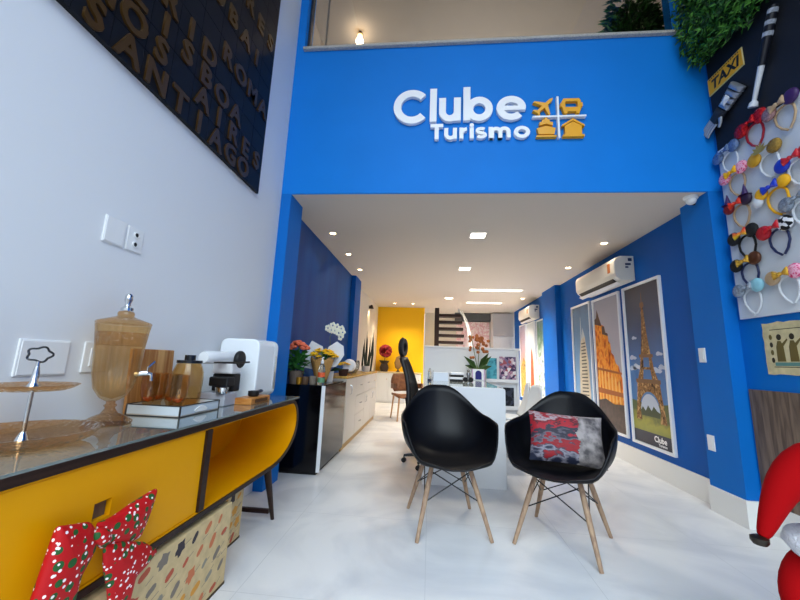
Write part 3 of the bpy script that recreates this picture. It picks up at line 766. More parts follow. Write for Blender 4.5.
b = MB(); leaves(b, 40, .1, .17, .24, .07, .03, 8); b.build('foliage', GREEN, t, recalc=False)
t = thing('potted_orchid', 'white orchid in bloom rising over the paper wraps', 'potted plant', (-1.2, 4.12, FT)); t.scale = (1, 1, 1.1)
MB().lathe([(.0, 0), (.05, 0), (.06, .11), (.055, .11), (.05, .1), (.0, .095)], seg=24).build('pot', M('white_ceramic', '#D8D6D2', rough=.3), t, smooth=40)
MB().tube([(0, 0, .1), (.01, -.03, .3), (.0, -.06, .48), (.04, -.06, .56), (.12, -.04, .57)], .004, 6).build('stem', M('orchid_stem', '#5C6B2E', rough=.6), t, smooth=True)
b = MB(); q = random.Random(6)
for i, (x, y, z) in enumerate([(-.03, -.07, .57), (.03, -.08, .6), (.08, -.07, .585), (.13, -.06, .57), (.06, -.1, .545), (.11, -.09, .52), (.15, -.06, .53), (.02, -.09, .55), (.13, -.06, .48)]):
    for k in range(5):
        a = 2*pi*k/5+q.uniform(-.2, .2)
        b.inflate([(x+.024*cos(a)+.017*cos(2*pi*j/8), z+.024*sin(a)+.017*sin(2*pi*j/8)) for j in range(8)], .006, plane='xz', d=y, n=2)
b.build('flowers', M('white_petals', '#ECEAD6', rough=.5), t, smooth=True)
b = MB()
for a in (.3, 1.9, 3.4, 4.9): b.leaf((0, 0, .1), (cos(a), sin(a), .5), (0, 0, 1), .18, .06, .3)
b.build('foliage', M('dark_leaf', '#1E3A1E', rough=.4), t, recalc=False)
t = thing('yellow_flower_pot', 'small yellow flower bunch on the worktop beside the sanitizer bottle', 'flower bunch', (-1.12, 4.5, WT))
MB().lathe([(.0, 0), (.05, 0), (.07, .09), (.065, .09), (.0, .08)], seg=20).build('pot', M('dark_basket', '#3A1E18', rough=.8), t, smooth=40)
b = MB(); q = random.Random(9)
for i in range(40):
    a = q.uniform(0, 2*pi); s_ = q.uniform(0, 1)**.5*.09
    for k in range(6):
        aa = 2*pi*k/6; b.ball((s_*cos(a)+.014*cos(aa), s_*sin(a)+.014*sin(aa), .13+.05*(1-s_*9)), .01, 6, (1, 1, .5))
b.build('flowers', M('yellow_petals', '#F5C010', rough=.6), t, smooth=True)
b = MB().prism([(-.03, .07), (.1, .07), (.13, .16), (.06, .21), (.0, .15)], .04, .043).build('paper_sheet', WP, t)
t = thing('sanitizer_bottle', 'clear bottle with orange label at the fridge front corner', 'bottle', (-1.11, 3.55, FT))
MB().lathe([(.0, 0), (.034, 0), (.036, .01), (.036, .15), (.03, .19), (.014, .215), (.0, .215)], seg=24).build('bottle_body', M('bottle_plastic', '#E8EEEA', rough=.08, trans=.9), t, smooth=40)
MB().lathe([(.0366, .08), (.0366, .125), (.0362, .125), (.0362, .08)], seg=24).build('label_band', M('orange_label', '#DB5A2E', rough=.5), t)
MB().lathe([(.0366, .025), (.0366, .07), (.0362, .07), (.0362, .025)], seg=24, a0=.3).build('lower_band', M('green_label', '#5E8E6A', rough=.5), t)
MB().lathe([(.016, .216), (.016, .24), (.008, .25), (.006, .28), (.0, .28)], seg=16).tube([(0, 0, .275), (.02, -.03, .277)], .006, 8).build('pump', WHITE_PL, t, smooth=30)
def pot(name, label, loc, r, h, mat, cat='pot'):
    t = MB().lathe([(.0, 0), (r*.85, 0), (r, h*.15), (r, h), (r*.85, h), (r*.82, h*.2), (.0, h*.18)], seg=24).build(name, mat, smooth=40, loc=loc)
    return tag(t, label, cat)
pot('concrete_pot', 'small grey concrete pot beside the clear bottle on fridge', (-1.2, 3.56, FT), .036, .085, M('concrete', '#7E7264', rough=.9, vary=.2, vscale=30))
pot('brown_cup', 'small brown cup left of the grey concrete pot', (-1.275, 3.55, FT), .033, .075, M('brown_clay', '#5E4632', rough=.6))
pot('gold_cup', 'small gold cup beside the orange kalanchoe on fridge', (-1.33, 3.515, FT), .028, .07, M('gold', '#B8862B'))
t = thing('frosted_globe', 'white round globe ornament on a dark foot on the golden worktop', 'ornament', (-1.16, 5.0, WT))
MB().lathe([(.0, 0), (.05, 0), (.04, .02), (.02, .03), (.0, .03)], seg=20).build('foot', BLACK_PL, t, smooth=40)
MB().ball((0, 0, .125), .095, 24).build('globe', M('frosted_white', '#E6E8EE', rough=.3), t, smooth=True)
t = tag(MB().lathe([(.0, 0), (.06, 0), (.1, .06), (.11, .16), (.1, .2), (.097, .2), (.106, .16), (.096, .062), (.057, .005), (.0, .005)], seg=28).build('glass_bowl', Mglass('grey_glass', '#D0D2D0', .02), smooth=60, loc=(-1.2, 5.4, WT)), 'clear glass bowl behind the white globe on the worktop', 'bowl')
t = thing('serving_plate', 'shallow amber plate of nuts on the golden worktop near fridge', 'plate', (-1.15, 4.75, WT))
MB().lathe([(.0, 0), (.06, 0), (.09, .02), (.087, .022), (.05, .006), (.0, .006)], seg=28).build('plate', AMBER_D, t, smooth=50)
b = MB(); q = random.Random(3)
for i in range(16):
    a = q.uniform(0, 6.28); s = q.uniform(0, .05); b.ball((s*cos(a), s*sin(a), .018), .012, 8, (1, .8, .7))
b.build('nuts', M('nut_brown', '#8C5A2C', rough=.6), t, smooth=True)['kind'] = 'stuff'
def sansevieria(label, loc, xs):
    t = thing('snake_plant', label, 'potted plant', loc)
    MB().lathe([(.0, 0), (.06, 0), (.075, .1), (.068, .1), (.0, .09)], seg=20).build('pot', M('white_ceramic', '#D8D6D2', rough=.3), t, smooth=40)
    for i, (dx, h) in enumerate(xs):
        b = MB().prism([(dx*.35-.012, .09), (dx*.35+.012, .09), (dx+.016, h*.6), (dx+.004, h), (dx-.016, h*.6)], -.004+.02*i-.03, .004+.02*i-.03)
        b.build('leaf', M('dark_sword_leaf', '#24331F', rough=.45, vary=.4, vscale=18), t)
sansevieria('tall thin snake plant on the golden worktop far end', (-1.2, 6.55, WT), ((-.05, .62), (.0, .66), (.05, .55), (.09, .66)))

# ------------------------------------------------------------------ back zone
t = thing('back_cabinet', 'white two-door low cabinet against the yellow wall', 'cabinet', (-1.1, 9.75, 0))
MB().box(-.44, .86, -.24, .24, .06, .78).build('carcass', WHITE_GLOSS, t)
MB().box(-.44, .86, -.22, .24, 0, .059).build('plinth', WHITE_PL, t)
for x0 in (-.435, -.002, .431):
    d = MB().box(x0, x0+.427, -.26, -.241, .065, .775).build('door', WHITE_GLOSS, t, bevel=.004)
    MB().ball((x0+.38, -.27, .62), .012, 8).build('knob', GOLD, d, smooth=True)
MB().box(-.45, .87, -.27, .245, .7805, .81).build('top', M('beige_top', '#C9B78F', rough=.4), t)
t = thing('red_flower_pot', 'dark red flower in a dark pot before the yellow wall', 'potted plant', (-1.27, 9.72, .8105))
MB().lathe([(.0, 0), (.1, 0), (.13, .1), (.09, .22), (.15, .3), (.13, .3), (.0, .2)], seg=20).build('pot', M('dark_pot', '#33251E', rough=.5), t, smooth=40)
MB().tube([(0, 0, .25), (.02, 0, .45)], .01, 6).build('stem', GREEN, t)
b = MB(); q = random.Random(5)
for i in range(60):
    a = q.uniform(0, 6.28); c_ = q.uniform(-1, 1); r_ = .14
    b.ball((.02+r_*cos(a)*(1-c_*c_)**.5, r_*sin(a)*(1-c_*c_)**.5, .56+r_*c_), .05, 8)
b.build('flower_head', M('crimson_petals', '#8E0A1E', rough=.6), t, smooth=True)
t = thing('leaf_ornament', 'brown leaf-shaped ornament on white cabinet beside the red flower', 'ornament', (-.88, 9.72, .8105))
MB().lathe([(.0, 0), (.07, 0), (.03, .03), (.02, .06), (.0, .06)], seg=16).build('foot', M('dark_pot', '#33251E'), t)
MB().inflate([(0, .05), (.1, .16), (.11, .28), (.04, .46), (-.06, .4), (-.11, .25), (-.08, .12)], .03, plane='xz').build('leaf_body', M('wood_leaf', '#8A6A3E', rough=.6), t, smooth=True)
t = thing('snake_plant_floor', 'tall dark spiky plant standing at the cream wall behind the worktop', 'potted plant', (-1.3, 7.25, 0))
MB().lathe([(.0, 0), (.11, 0), (.14, .3), (.15, .6), (.135, .6), (.0, .56)], seg=20).build('pot', M('white_ceramic', '#D8D6D2'), t, smooth=40)
for i, (dx, h) in enumerate(((-.1, 1.45), (-.04, 1.72), (.03, 1.6), (.09, 1.75))):
    MB().prism([(dx*.4-.015, .56), (dx*.4+.015, .56), (dx+.02, h*.7), (dx+.005, h), (dx-.02, h*.7)], -.005+.03*i-.05, .005+.03*i-.05).build('leaf', M('dark_sword_leaf', '#24331F'), t)
t = thing('wall_lamp', 'small cone wall lamp high on the cream wall left of yellow wall', 'wall lamp', (-1.5, 8.5, 2.42))
MB().box(-.06, -.045, -.04, .04, -.04, .04).tube([(-.05, 0, 0), (.0, 0, .02)], .01, 8).build('bracket', M('dark_metal', '#3A342C', rough=.4, metal=.6), t)
MB().lathe([(.02, .06), (.03, .05), (.065, -.03), (.06, -.03), (.025, .045), (.0, .05)], seg=20).build('shade', M('dark_metal', '#3A342C'), t, smooth=50)
MB().ball((0, 0, .0), .022, 12).build('bulb', M('warm_bulb', '#FFE2B0', emit='#FFD08A', es=20), t, smooth=True)
# wooden armchair at back
t = thing('wooden_chair', 'brown curved wooden chair behind the black office chair', 'chair', (-.45, 7.0, 0), .4)
BW = Mwood('brown_leather', '#6E452B', '#8A5A38', 5, (3, 3, 3), .45)
MB().grid(lambda u, v: (.24*(2*u-1), -.22+.44*v, .45+.03*cos(pi*(2*u-1)/2)*-1+.02*v), 10, 8).build('seat', BW, t, smooth=True, solid=.04)
MB().grid(lambda u, v: ((.2+.06*sin(pi*v))*(2*u-1), .22+.1*v-.08*(2*u-1)**2, .52+.34*v), 10, 8).build('backrest', BW, t, smooth=True, solid=.03)
for s in (-1, 1):
    MB().grid(lambda u, v: (s*(.25+.03*sin(pi*u)), -.2+.4*u, .6+.1*v-.03*u), 10, 4).build('armrest', BW, t, smooth=True, solid=.03)
    for y in (-.18, .18): MB().tube([(s*.2, y, .45), (s*.24, y*1.2, 0)], [.02, .013], 8).build('leg', M('pale_wood_leg', '#B48A62', rough=.5), t, smooth=True)
# stairs
t = thing('staircase', 'dark brown open-tread staircase with white handrail behind the reception wall', 'staircase', (.12, 8.0, 0))
DB = M('dark_brown_steel', '#2A1813', rough=.5)
for k in range(14):
    z = .17+.1607*k; x1 = .66-.02*abs(10-k) if k > 8 else .75
    MB().box(.07, x1, -.05+.02*k, .22+.02*k, z-.06, z).build('tread', DB, t)
MB().box(-.03, .069, -.06, .5, 0, 2.36).build('stringer', DB, t)
MB().tube([(.5, .0, 2.34), (.62, -.02, 2.2), (.72, -.03, 1.9), (.78, -.04, 1.3), (.8, -.04, .9)], .018, 8).tube([(.6, .02, 2.3), (.7, .0, 2.1), (.78, .0, 1.8), (.84, .0, 1.3)], .012, 8).build('handrail', M('white_metal', '#E4E4E2', rough=.3), t, smooth=True)
MB().tube([(.79, -.04, .0), (.79, -.04, 1.2)], .015, 8).build('newel_post', M('white_metal', '#E4E4E2'), t)
t = tag(MB().box(.8, 1.82, 10.93, 10.99, 0, 2.4).build('display_board', Mpatch('pink_collage', ((0, '#E8C8CE'), (.45, '#E9DADC'), (.52, '#D9A3AE'), (.6, '#EFE6E4'), (.7, '#C98E96'), (1, '#F1ECEA')), 7)), 'pinkish patterned panel on the far wall behind the stairs', 'wall panel')
t = thing('tall_cabinet', 'tall white wall cabinet on the far wall right of the stairs', 'cabinet', (2.12, 10.75, 0))
MB().box(-.27, .33, -.24, .24, 0, 2.64).build('carcass', WHITE_GLOSS, t)
MB().box(-.265, .325, -.262, -.2405, 1.95, 2.62).build('upper_door', M('pale_grey_door', '#B9B9BC', rough=.3), t, bevel=.004)
MB().box(-.265, .325, -.262, -.2405, .05, 1.94).build('lower_door', WHITE_GLOSS, t, bevel=.004)
# reception desk
t = thing('reception_desk', 'white reception desk with rounded front panel behind the black chairs', 'desk', (.335, 4.2, 0))
MB().prism([(-.385, 0), (.385, 0), (.385, .875), (.378, .89), (.36, .896), (-.36, .896), (-.378, .89), (-.385, .875)], -.75, -.71, 'xz').build('front_panel', WHITE_GLOSS, t, bevel=.003)
MB().box(-.38, .38, -.7095, .95, .86, .89).build('desktop', WHITE_GLOSS, t, bevel=.003)
MB().box(-.37, .37, -.7, .94, .8905, .897).build('glass_top', M('desk_glass', '#9FA8A4', rough=.04, spec=.9), t)
MB().box(-.02, .02, -.709, .94, .1, .8595).build('modesty_panel', WHITE_GLOSS, t)
MB().box(-.37, .37, .9, .94, 0, .8595).build('rear_panel', WHITE_GLOSS, t)
DT = .8972
t = thing('reception_wall', 'white half-height reception wall with magazine racks behind the desk', 'partition', (.6, 5.25, 0))
MB().box(-.68, .68, -.03, .05, 0, 1.33).build('panel', WHITE_GLOSS, t)
MB().box(-.7, .7, -.04, .06, 1.3305, 1.36).build('cap', WHITE_PL, t, bevel=.004)
MB().box(.645, .68, -.06, -.0305, 0, 1.33).build('end_post', WHITE_PL, t, bevel=.003)
MB().box(.2, .644, -.1, -.0305, .87, .885).box(.2, .644, -.1, -.094, .885, .915).build('rack_shelf', WHITE_PL, t)
MB().box(.4, .644, -.1, -.0305, .5, .515).box(.4, .644, -.1, -.094, .515, .55).build('rack_shelf', WHITE_PL, t)
def mag(label, x0, x1, z0, z1, mat, y=5.19):
    w, h = x1-x0, z1-z0
    o = thing('magazine', label, 'magazine', ((x0+x1)/2, y, z0))
    MB().box(-w/2, w/2, 0, .006, 0, h).build('pages', WP, o)
    MB().box(-w/2, w/2, -.002, -.0002, 0, h).build('cover', mat, o)
mag('blue-green travel magazine on the rack behind the orchid vase', .82, .965, .9, 1.21, Mpatch('teal_cover', ((0, '#2E8CA8'), (.5, '#5EB4C4'), (.62, '#2C6A7E'), (1, '#9CD2D8')), 9))
mag('colourful collage magazine at the right of the reception rack', 1.0, 1.235, .9, 1.235, Mpatch('collage_cover', ((0, '#4A3A5A'), (.2, '#B08AA0'), (.4, '#E8E0E0'), (.55, '#7E6E8C'), (.7, '#D8C4C8'), (.85, '#A85860'), (1, '#F2F0F0')), 26, noise=False))
mag('dark-covered magazine on the lower rack shelf', 1.05, 1.2, .53, .8, Mpatch('dark_cover', ((0, '#1C1E26'), (.5, '#3A3E4C'), (1, '#8A8E98')), 20, noise=False))
# orchid in vase on desk
t = thing('orchid_vase', 'orange orchid in a white square pot with dark arch on desk', 'potted plant', (.66, 4.95, DT))
b = MB().box(-.085, .085, -.085, .085, 0, .15); b.build('pot', WHITE_GLOSS, t, bevel=.004)
MB().prism([(-.042, .012), (.042, .012), (.042, .09)]+arc(0, .09, .042, 0, 180, 10)[1:-1]+[(-.042, .09)], -.0875, -.0853).build('arch_motif', M('indigo', '#1C1C6E', rough=.4), t)
MB().box(-.085, -.075, -.0868, -.0853, 0, .15).box(.075, .085, -.0868, -.0853, 0, .15).build('pink_edges', M('pink_edge', '#C79AC2', rough=.5), t)
b = MB()
for a, l_2 in ((-2.6, .26), (.5, .3), (.9, .34), (2.4, .2), (-.6, .2)): b.leaf((0, 0, .14), (cos(a), sin(a)*.4, .9 if l_2 > .25 else .3), (0, -1, .3), l_2, .08, .2)
b.build('foliage', M('olive_leaf', '#3A5426', rough=.45), t, recalc=False)
MB().tube([(0, 0, .14), (.02, 0, .4), (.05, 0, .6)], .005, 6).tube([(0, 0, .14), (-.05, 0, .4), (-.09, 0, .62)], .005, 6).build('stem', M('orchid_stem', '#5C6B2E'), t)
b = MB(); q = random.Random(12)
for i in range(26):
    x, z = q.uniform(-.02, .15), q.uniform(.38, .62)
    b.ball((x, q.uniform(-.05, .05), z), .023, 8, (1.1, .6, 1))
for i in range(9): b.ball((-.09+q.uniform(-.02, .03), q.uniform(-.03, .03), q.uniform(.3, .6)), .022, 8)
b.build('flowers', M('orange_petals', '#A8602F', rough=.6, vary=.4, vscale=25), t, smooth=True)
# desk items
t = tag(MB().box(-.09, .09, -.05, .05, 0, .1).build('paper_box', M('pale_blue_box', '#DCE4F0', rough=.5), bevel=.002, loc=(.135, 4.35, DT)), 'pale blue paper box on the reception desk left side', 'box')
for i in range(4):
    o = tag(MB().box(-.08, .08, -.06, .06, 0, .026).build('notebook', [BLACK_PL, WP][i % 2], bevel=.003, loc=(.325, 4.35+.01*i, DT+.027*i)), ['lowest black notebook in the desk stack', 'white pad above the lowest notebook in the desk stack', 'upper black notebook in the desk stack', 'white pad topmost of the desk stack'][i], 'notebook', 'notebooks stacked on the desk')
    o.rotation_euler.z = .1*(i-1)
t = thing('sunglasses', 'black sunglasses lying on the desk right of the notebooks', 'sunglasses', (.46, 4.3, DT))
for s in (-.034, .034):
    MB().lathe([(.0, -.003), (.028, -.003), (.03, 0), (.0, .002)], (s, 0, .03), 16, 'y').build('lens', BLACK_GL, t, smooth=40)
    MB().tube([(s*1.9, 0, .04), (s*1.9, .1, .03), (s*1.8, .13, .008)], .0035, 6).build('temple', BLACK_PL, t)
MB().tube([(-.01, 0, .036), (.01, 0, .036)], .003, 6).build('bridge', BLACK_PL, t)
t = thing('desk_figurine', 'small black and grey figurine on desk between sunglasses and orchid', 'figurine', (.5, 4.62, DT))
MB().lathe([(.0, 0), (.04, 0), (.035, .015), (.0, .015)], seg=16).build('base', BLACK_PL, t)
MB().lathe([(.03, .0155), (.02, .06), (.03, .09), (.012, .11), (.022, .13), (.0, .15)], seg=16).build('body', STEEL, t, smooth=60)
t = tag(MB().lathe([(.0, 0), (.03, 0), (.036, .12), (.034, .12), (.028, .006), (.0, .006)], seg=24).build('water_glass', CLEAR, smooth=50, loc=(.015, 4.5, DT)), 'clear water glass on the desk left end', 'glass')
t = thing('desk_bottle', 'slim clear bottle with dark base at the left of the desk', 'bottle', (.0, 4.2, DT))
MB().lathe([(.0, .025), (.022, .025), (.022, .09), (.008, .12), (.008, .15), (.0, .15)], seg=16).build('bottle_body', M('bottle_plastic', '#E8EEEA'), t, smooth=40)
MB().lathe([(.024, 0), (.024, .0245), (.0, .0245)], seg=16).build('base', M('navy_plastic', '#1E2A48'), t)

# ------------------------------------------------------------------ black shell armchairs
SHELL = M('matt_black_shell', '#06070D', rough=.42, spec=.3)
SHELL_W = M('white_shell', '#DADDDF', rough=.4)
LEGW = Mwood('beech_leg', '#8E7360', '#B09478', 8, (6, 6, 1), .5)
def shell(u, r, wid=.335):
    th = 2*pi*u; a = abs(((th+pi) % (2*pi))-pi)/pi      # 0 front .. 1 back
    def ss(x, e0, e1): x = min(1, max(0, (x-e0)/(e1-e0))); return x*x*(3-2*x)
    h = .455+.035*ss(a, .02, .2)+.215*ss(a, .2, .40)+.02*ss(a, .4, .62)+.205*ss(a, .6, .95)
    rx = wid; ry = .345
    ex = 1.0+.10*(abs(sin(2*th)))**1.5*(1 if a < .5 else .3)
    R_x, R_y = rx*ex, ry*ex
    rho = sin(min(1, r)*pi/2)**.9
    x = sin(th)*R_x*rho; y = -cos(th)*R_y*rho
    z0 = .43
    e = 2.4
    z = z0+(h-z0)*(r**e)
    if a > .5:
        y += .05*(a-.5)*2*r**3
    z += .02*max(0, cos(th))*sin(pi*r)**2*.5
    return (x, y, z)
def make_chair(name, label, arms=True):
    t = thing(name, label, 'chair')
    b = MB(); nu, nv = 64, 20
    rings = []
    for j in range(1, nv+1):
        rings.append([b.bm.verts.new(shell(i/nu, j/nv)) for i in range(nu)])
    c = b.bm.verts.new((0, 0, .43))
    for i in range(nu): b.bm.faces.new((c, rings[0][i], rings[0][(i+1) % nu]))
    for j in range(nv-1):
        for i in range(nu):
            k = (i+1) % nu; b.bm.faces.new((rings[j][i], rings[j][k], rings[j+1][k], rings[j+1][i]))
    o = b.build('seat_shell', SHELL, t, smooth=180, solid=.012)
    for x in (-1, 1):
        for y in (-1, 1):
            p0, p1 = Vector((x*.13, y*.13+.01, .42)), Vector((x*.243, y*.258, 0))
            MB().tube([p0, p0.lerp(p1, .4), p1], [.016, .018, .012], 12).build('leg', LEGW, t, smooth=True)
    def lp(x, y, k): return Vector((x*.13, y*.13+.01, .42)).lerp(Vector((x*.243, y*.258, 0)), k)
    b = MB()
    for (xa, ya), (xb, yb) in (((-1, -1), (1, -1)), ((1, -1), (1, 1)), ((1, 1), (-1, 1)), ((-1, 1), (-1, -1))):
        b.tube([lp(xa, ya, .08), lp(xb, yb, .5)], .004, 6); b.tube([lp(xb, yb, .08), lp(xa, ya, .5)], .004, 6)
    b.build('wire_brace', BLACK_PL, t)
    MB().box(-.15, .15, -.13, .15, .405, .418).build('mount_plate', BLACK_PL, t)
    return t
c1 = make_chair('shell_armchair', 'black shell armchair with beech legs standing left, seat empty')
c1.location = (.138, 2.69, 0); c1.rotation_euler.z = rad(9.6); c1['group'] = 'black shell armchairs'
c2 = dup(c1, (.90, 2.585, 0), rad(-31), 'black shell armchair with beech legs holding a printed cushion', 'black shell armchairs')
# cushion
def cush_mat():
    m, tt, bs = newmat('city_print_fabric')
    tc = tt.nodes.new('ShaderNodeTexCoord'); sp = tt.nodes.new('ShaderNodeSeparateXYZ'); tt.links.new(tc.outputs['Object'], sp.inputs[0])
    mp = tt.nodes.new('ShaderNodeMapping'); mp.inputs['Scale'].default_value = (7, 7, 16)
    tt.links.new(tc.outputs['Object'], mp.inputs['Vector'])
    n1 = tt.nodes.new('ShaderNodeTexNoise'); n1.inputs['Scale'].default_value = 1.6; n1.inputs['Detail'].default_value = 5; tt.links.new(mp.outputs['Vector'], n1.inputs['Vector'])
    q1 = tt.nodes.new('ShaderNodeMath'); q1.operation = 'MULTIPLY_ADD'; q1.inputs[1].default_value = .9; tt.links.new(n1.outputs['Fac'], q1.inputs[0])
    q2 = tt.nodes.new('ShaderNodeMath'); q2.operation = 'MULTIPLY_ADD'; q2.inputs[1].default_value = 2.6; q2.inputs[2].default_value = .05; tt.links.new(sp.outputs['Z'], q2.inputs[0]); tt.links.new(q2.outputs[0], q1.inputs[2])
    r1 = tt.nodes.new('ShaderNodeValToRGB'); e = r1.color_ramp.elements
    e[0].position = .08; e[0].color = lin('#1A2038'); e[1].position = .98; e[1].color = lin('#8E1626')
    for p, c in ((.2, '#8E8A96'), (.24, '#3A3646'), (.3, '#98141F'), (.41, '#8A1420'), (.43, '#6A6470'), (.5, '#46424E'), (.54, '#282634'), (.62, '#34303E'), (.66, '#A8182A'), (.74, '#9A1622'), (.78, '#2A1A26'), (.84, '#8E1622'), (.9, '#A89FA4')):
        k = e.new(p); k.color = lin(c)
    n2 = tt.nodes.new('ShaderNodeTexNoise'); n2.inputs['Scale'].default_value = 17; n2.inputs['Detail'].default_value = 6; tt.links.new(tc.outputs['Object'], n2.inputs['Vector'])
    r2 = tt.nodes.new('ShaderNodeValToRGB'); e = r2.color_ramp.elements; e[0].position = .36; e[0].color = lin('#4A4548'); e[1].position = .62; e[1].color = lin('#A39A98')
    tt.links.new(q1.outputs[0], r1.inputs['Fac']); tt.links.new(n2.outputs['Fac'], r2.inputs['Fac'])
    a = tt.nodes.new('ShaderNodeMath'); a.operation = 'ADD'; nn = tt.nodes.new('ShaderNodeMath'); nn.operation = 'MULTIPLY_ADD'; nn.inputs[1].default_value = .12; nn.inputs[2].default_value = -.06
    tt.links.new(n2.outputs['Fac'], nn.inputs[0]); tt.links.new(sp.outputs['X'], a.inputs[0]); tt.links.new(nn.outputs[0], a.inputs[1])
    g = tt.nodes.new('ShaderNodeMath'); g.operation = 'GREATER_THAN'; g.inputs[1].default_value = .07; tt.links.new(a.outputs[0], g.inputs[0])
    mx = tt.nodes.new('ShaderNodeMix'); mx.data_type = 'RGBA'; tt.links.new(g.outputs[0], mx.inputs['Factor']); tt.links.new(r1.outputs['Color'], mx.inputs[6]); tt.links.new(r2.outputs['Color'], mx.inputs[7])
    tt.links.new(mx.outputs[2], bs.inputs['Base Color']); bs.inputs['Roughness'].default_value = .7
    return m
def pillow(u, v, sgn, W=.24, H=.17, T=.055):
    a, b_ = 2*u-1, 2*v-1
    k = 1-.06*(1-b_*b_)*abs(a)**3; k2 = 1-.06*(1-a*a)*abs(b_)**3
    th = max(0, (1-a**4)*(1-b_**4))**.5
    return (a*W*k, -sgn*T*th, b_*H*k2)
b = MB(); b.grid(lambda u, v: pillow(u, v, 1), 20, 16); b.grid(lambda u, v: pillow(u, v, -1), 20, 16)
bmesh.ops.remove_doubles(b.bm, verts=b.bm.verts, dist=1e-5)
cu = tag(b.build('throw_cushion', cush_mat(), smooth=True), 'rectangular cushion printed with red and grey city photo on black chair', 'cushion')
cu.location = (.945, 2.60, .635); cu.rotation_euler = (rad(-24), rad(2.5), rad(-10))

# white visitor chairs
def white_chair(label, loc, rz):
    t = thing('visitor_chair', label, 'chair', loc, rz, 'white visitor chairs')
    MB().grid(lambda u, v: (.22*(2*u-1), -.22+.42*v, .47-.015*cos(pi*(2*u-1)/2)), 12, 8).build('seat', SHELL_W, t, smooth=True, solid=.014)
    MB().grid(lambda u, v: ((.21-.05*v**3)*(2*u-1), .2+.11*v-.03*(2*u-1)**2+.02*sin(pi*v), .475+.43*v-.05*(2*u-1)**4*v), 14, 14).build('backrest', SHELL_W, t, smooth=True, solid=.014)
    for x in (-1, 1):
        for y in (-1, 1): MB().tube([(x*.16, y*.15, .455), (x*.21, y*.2, 0)], [.014, .011], 8).build('leg', LEGW, t, smooth=True)
    return t
white_chair('nearer white visitor chair tucked right of the desk, behind cushioned chair', (.93, 4.15, 0), -pi/2+.1)
white_chair('farther white visitor chair right of the desk near magazine rack', (.97, 4.72, 0), -pi/2-.15)
# office chair (faces +X)
t = thing('office_chair', 'black high-back office chair with headrest behind the left armchair', 'office chair', (.0, 4.1, 0), pi/2-.25)
MB().grid(lambda u, v: (.23*(2*u-1), -.22+.44*v, .5+.03*abs(2*u-1)**3), 10, 10).build('seat', BLACK_PL, t, smooth=True, solid=.07)
MB().grid(lambda u, v: ((.2-.11*v)*(2*u-1), .22+.13*v-.04*sin(pi*v)-.03*(2*u-1)**2, .58+.58*v), 12, 14).build('backrest', BLACK_PL, t, smooth=True, solid=.05)
MB().stroke(arc(0, 1.28, .1, 0, 360, 24, .085)[:-1], .05, .31, .36, closed=True).box(-.025, .025, .33, .36, 1.22, 1.4).build('headrest', BLACK_PL, t, bevel=.012)
MB().tube([(0, .35, 1.1), (0, .36, 1.24)], .018, 8).tube([(0, .0, .46), (0, .24, .5), (0, .27, .7)], .022, 8).build('frame', BLACK_PL, t, smooth=True)
for s in (-1, 1):
    MB().tube([(s*.2, .05, .46), (s*.28, .05, .5), (s*.28, .05, .66)], .016, 8).box(s*.28-.035, s*.28+.035, -.14, .14, .665, .69).build('armrest', BLACK_PL, t, bevel=.006)
MB().tube([(0, 0, .1), (0, 0, .46)], .025, 10).build('gas_lift', STEEL, t, smooth=True)
for k in range(5):
    a = 2*pi*k/5+.5
    MB().tube([(0, 0, .11), (.27*cos(a), .27*sin(a), .075)], [.025, .014], 8).build('base_arm', BLACK_PL, t, smooth=True)
    MB().lathe([(.0, -.018), (.026, -.016), (.026, -.005), (.01, -.004), (.01, .004), (.026, .005), (.026, .016), (.0, .018)], (.27*cos(a), .27*sin(a), .028), 14, 'x').tube([(.27*cos(a), .27*sin(a), .04), (.27*cos(a), .27*sin(a), .075)], .006, 6).build('caster', BLACK_PL, t, smooth=30)

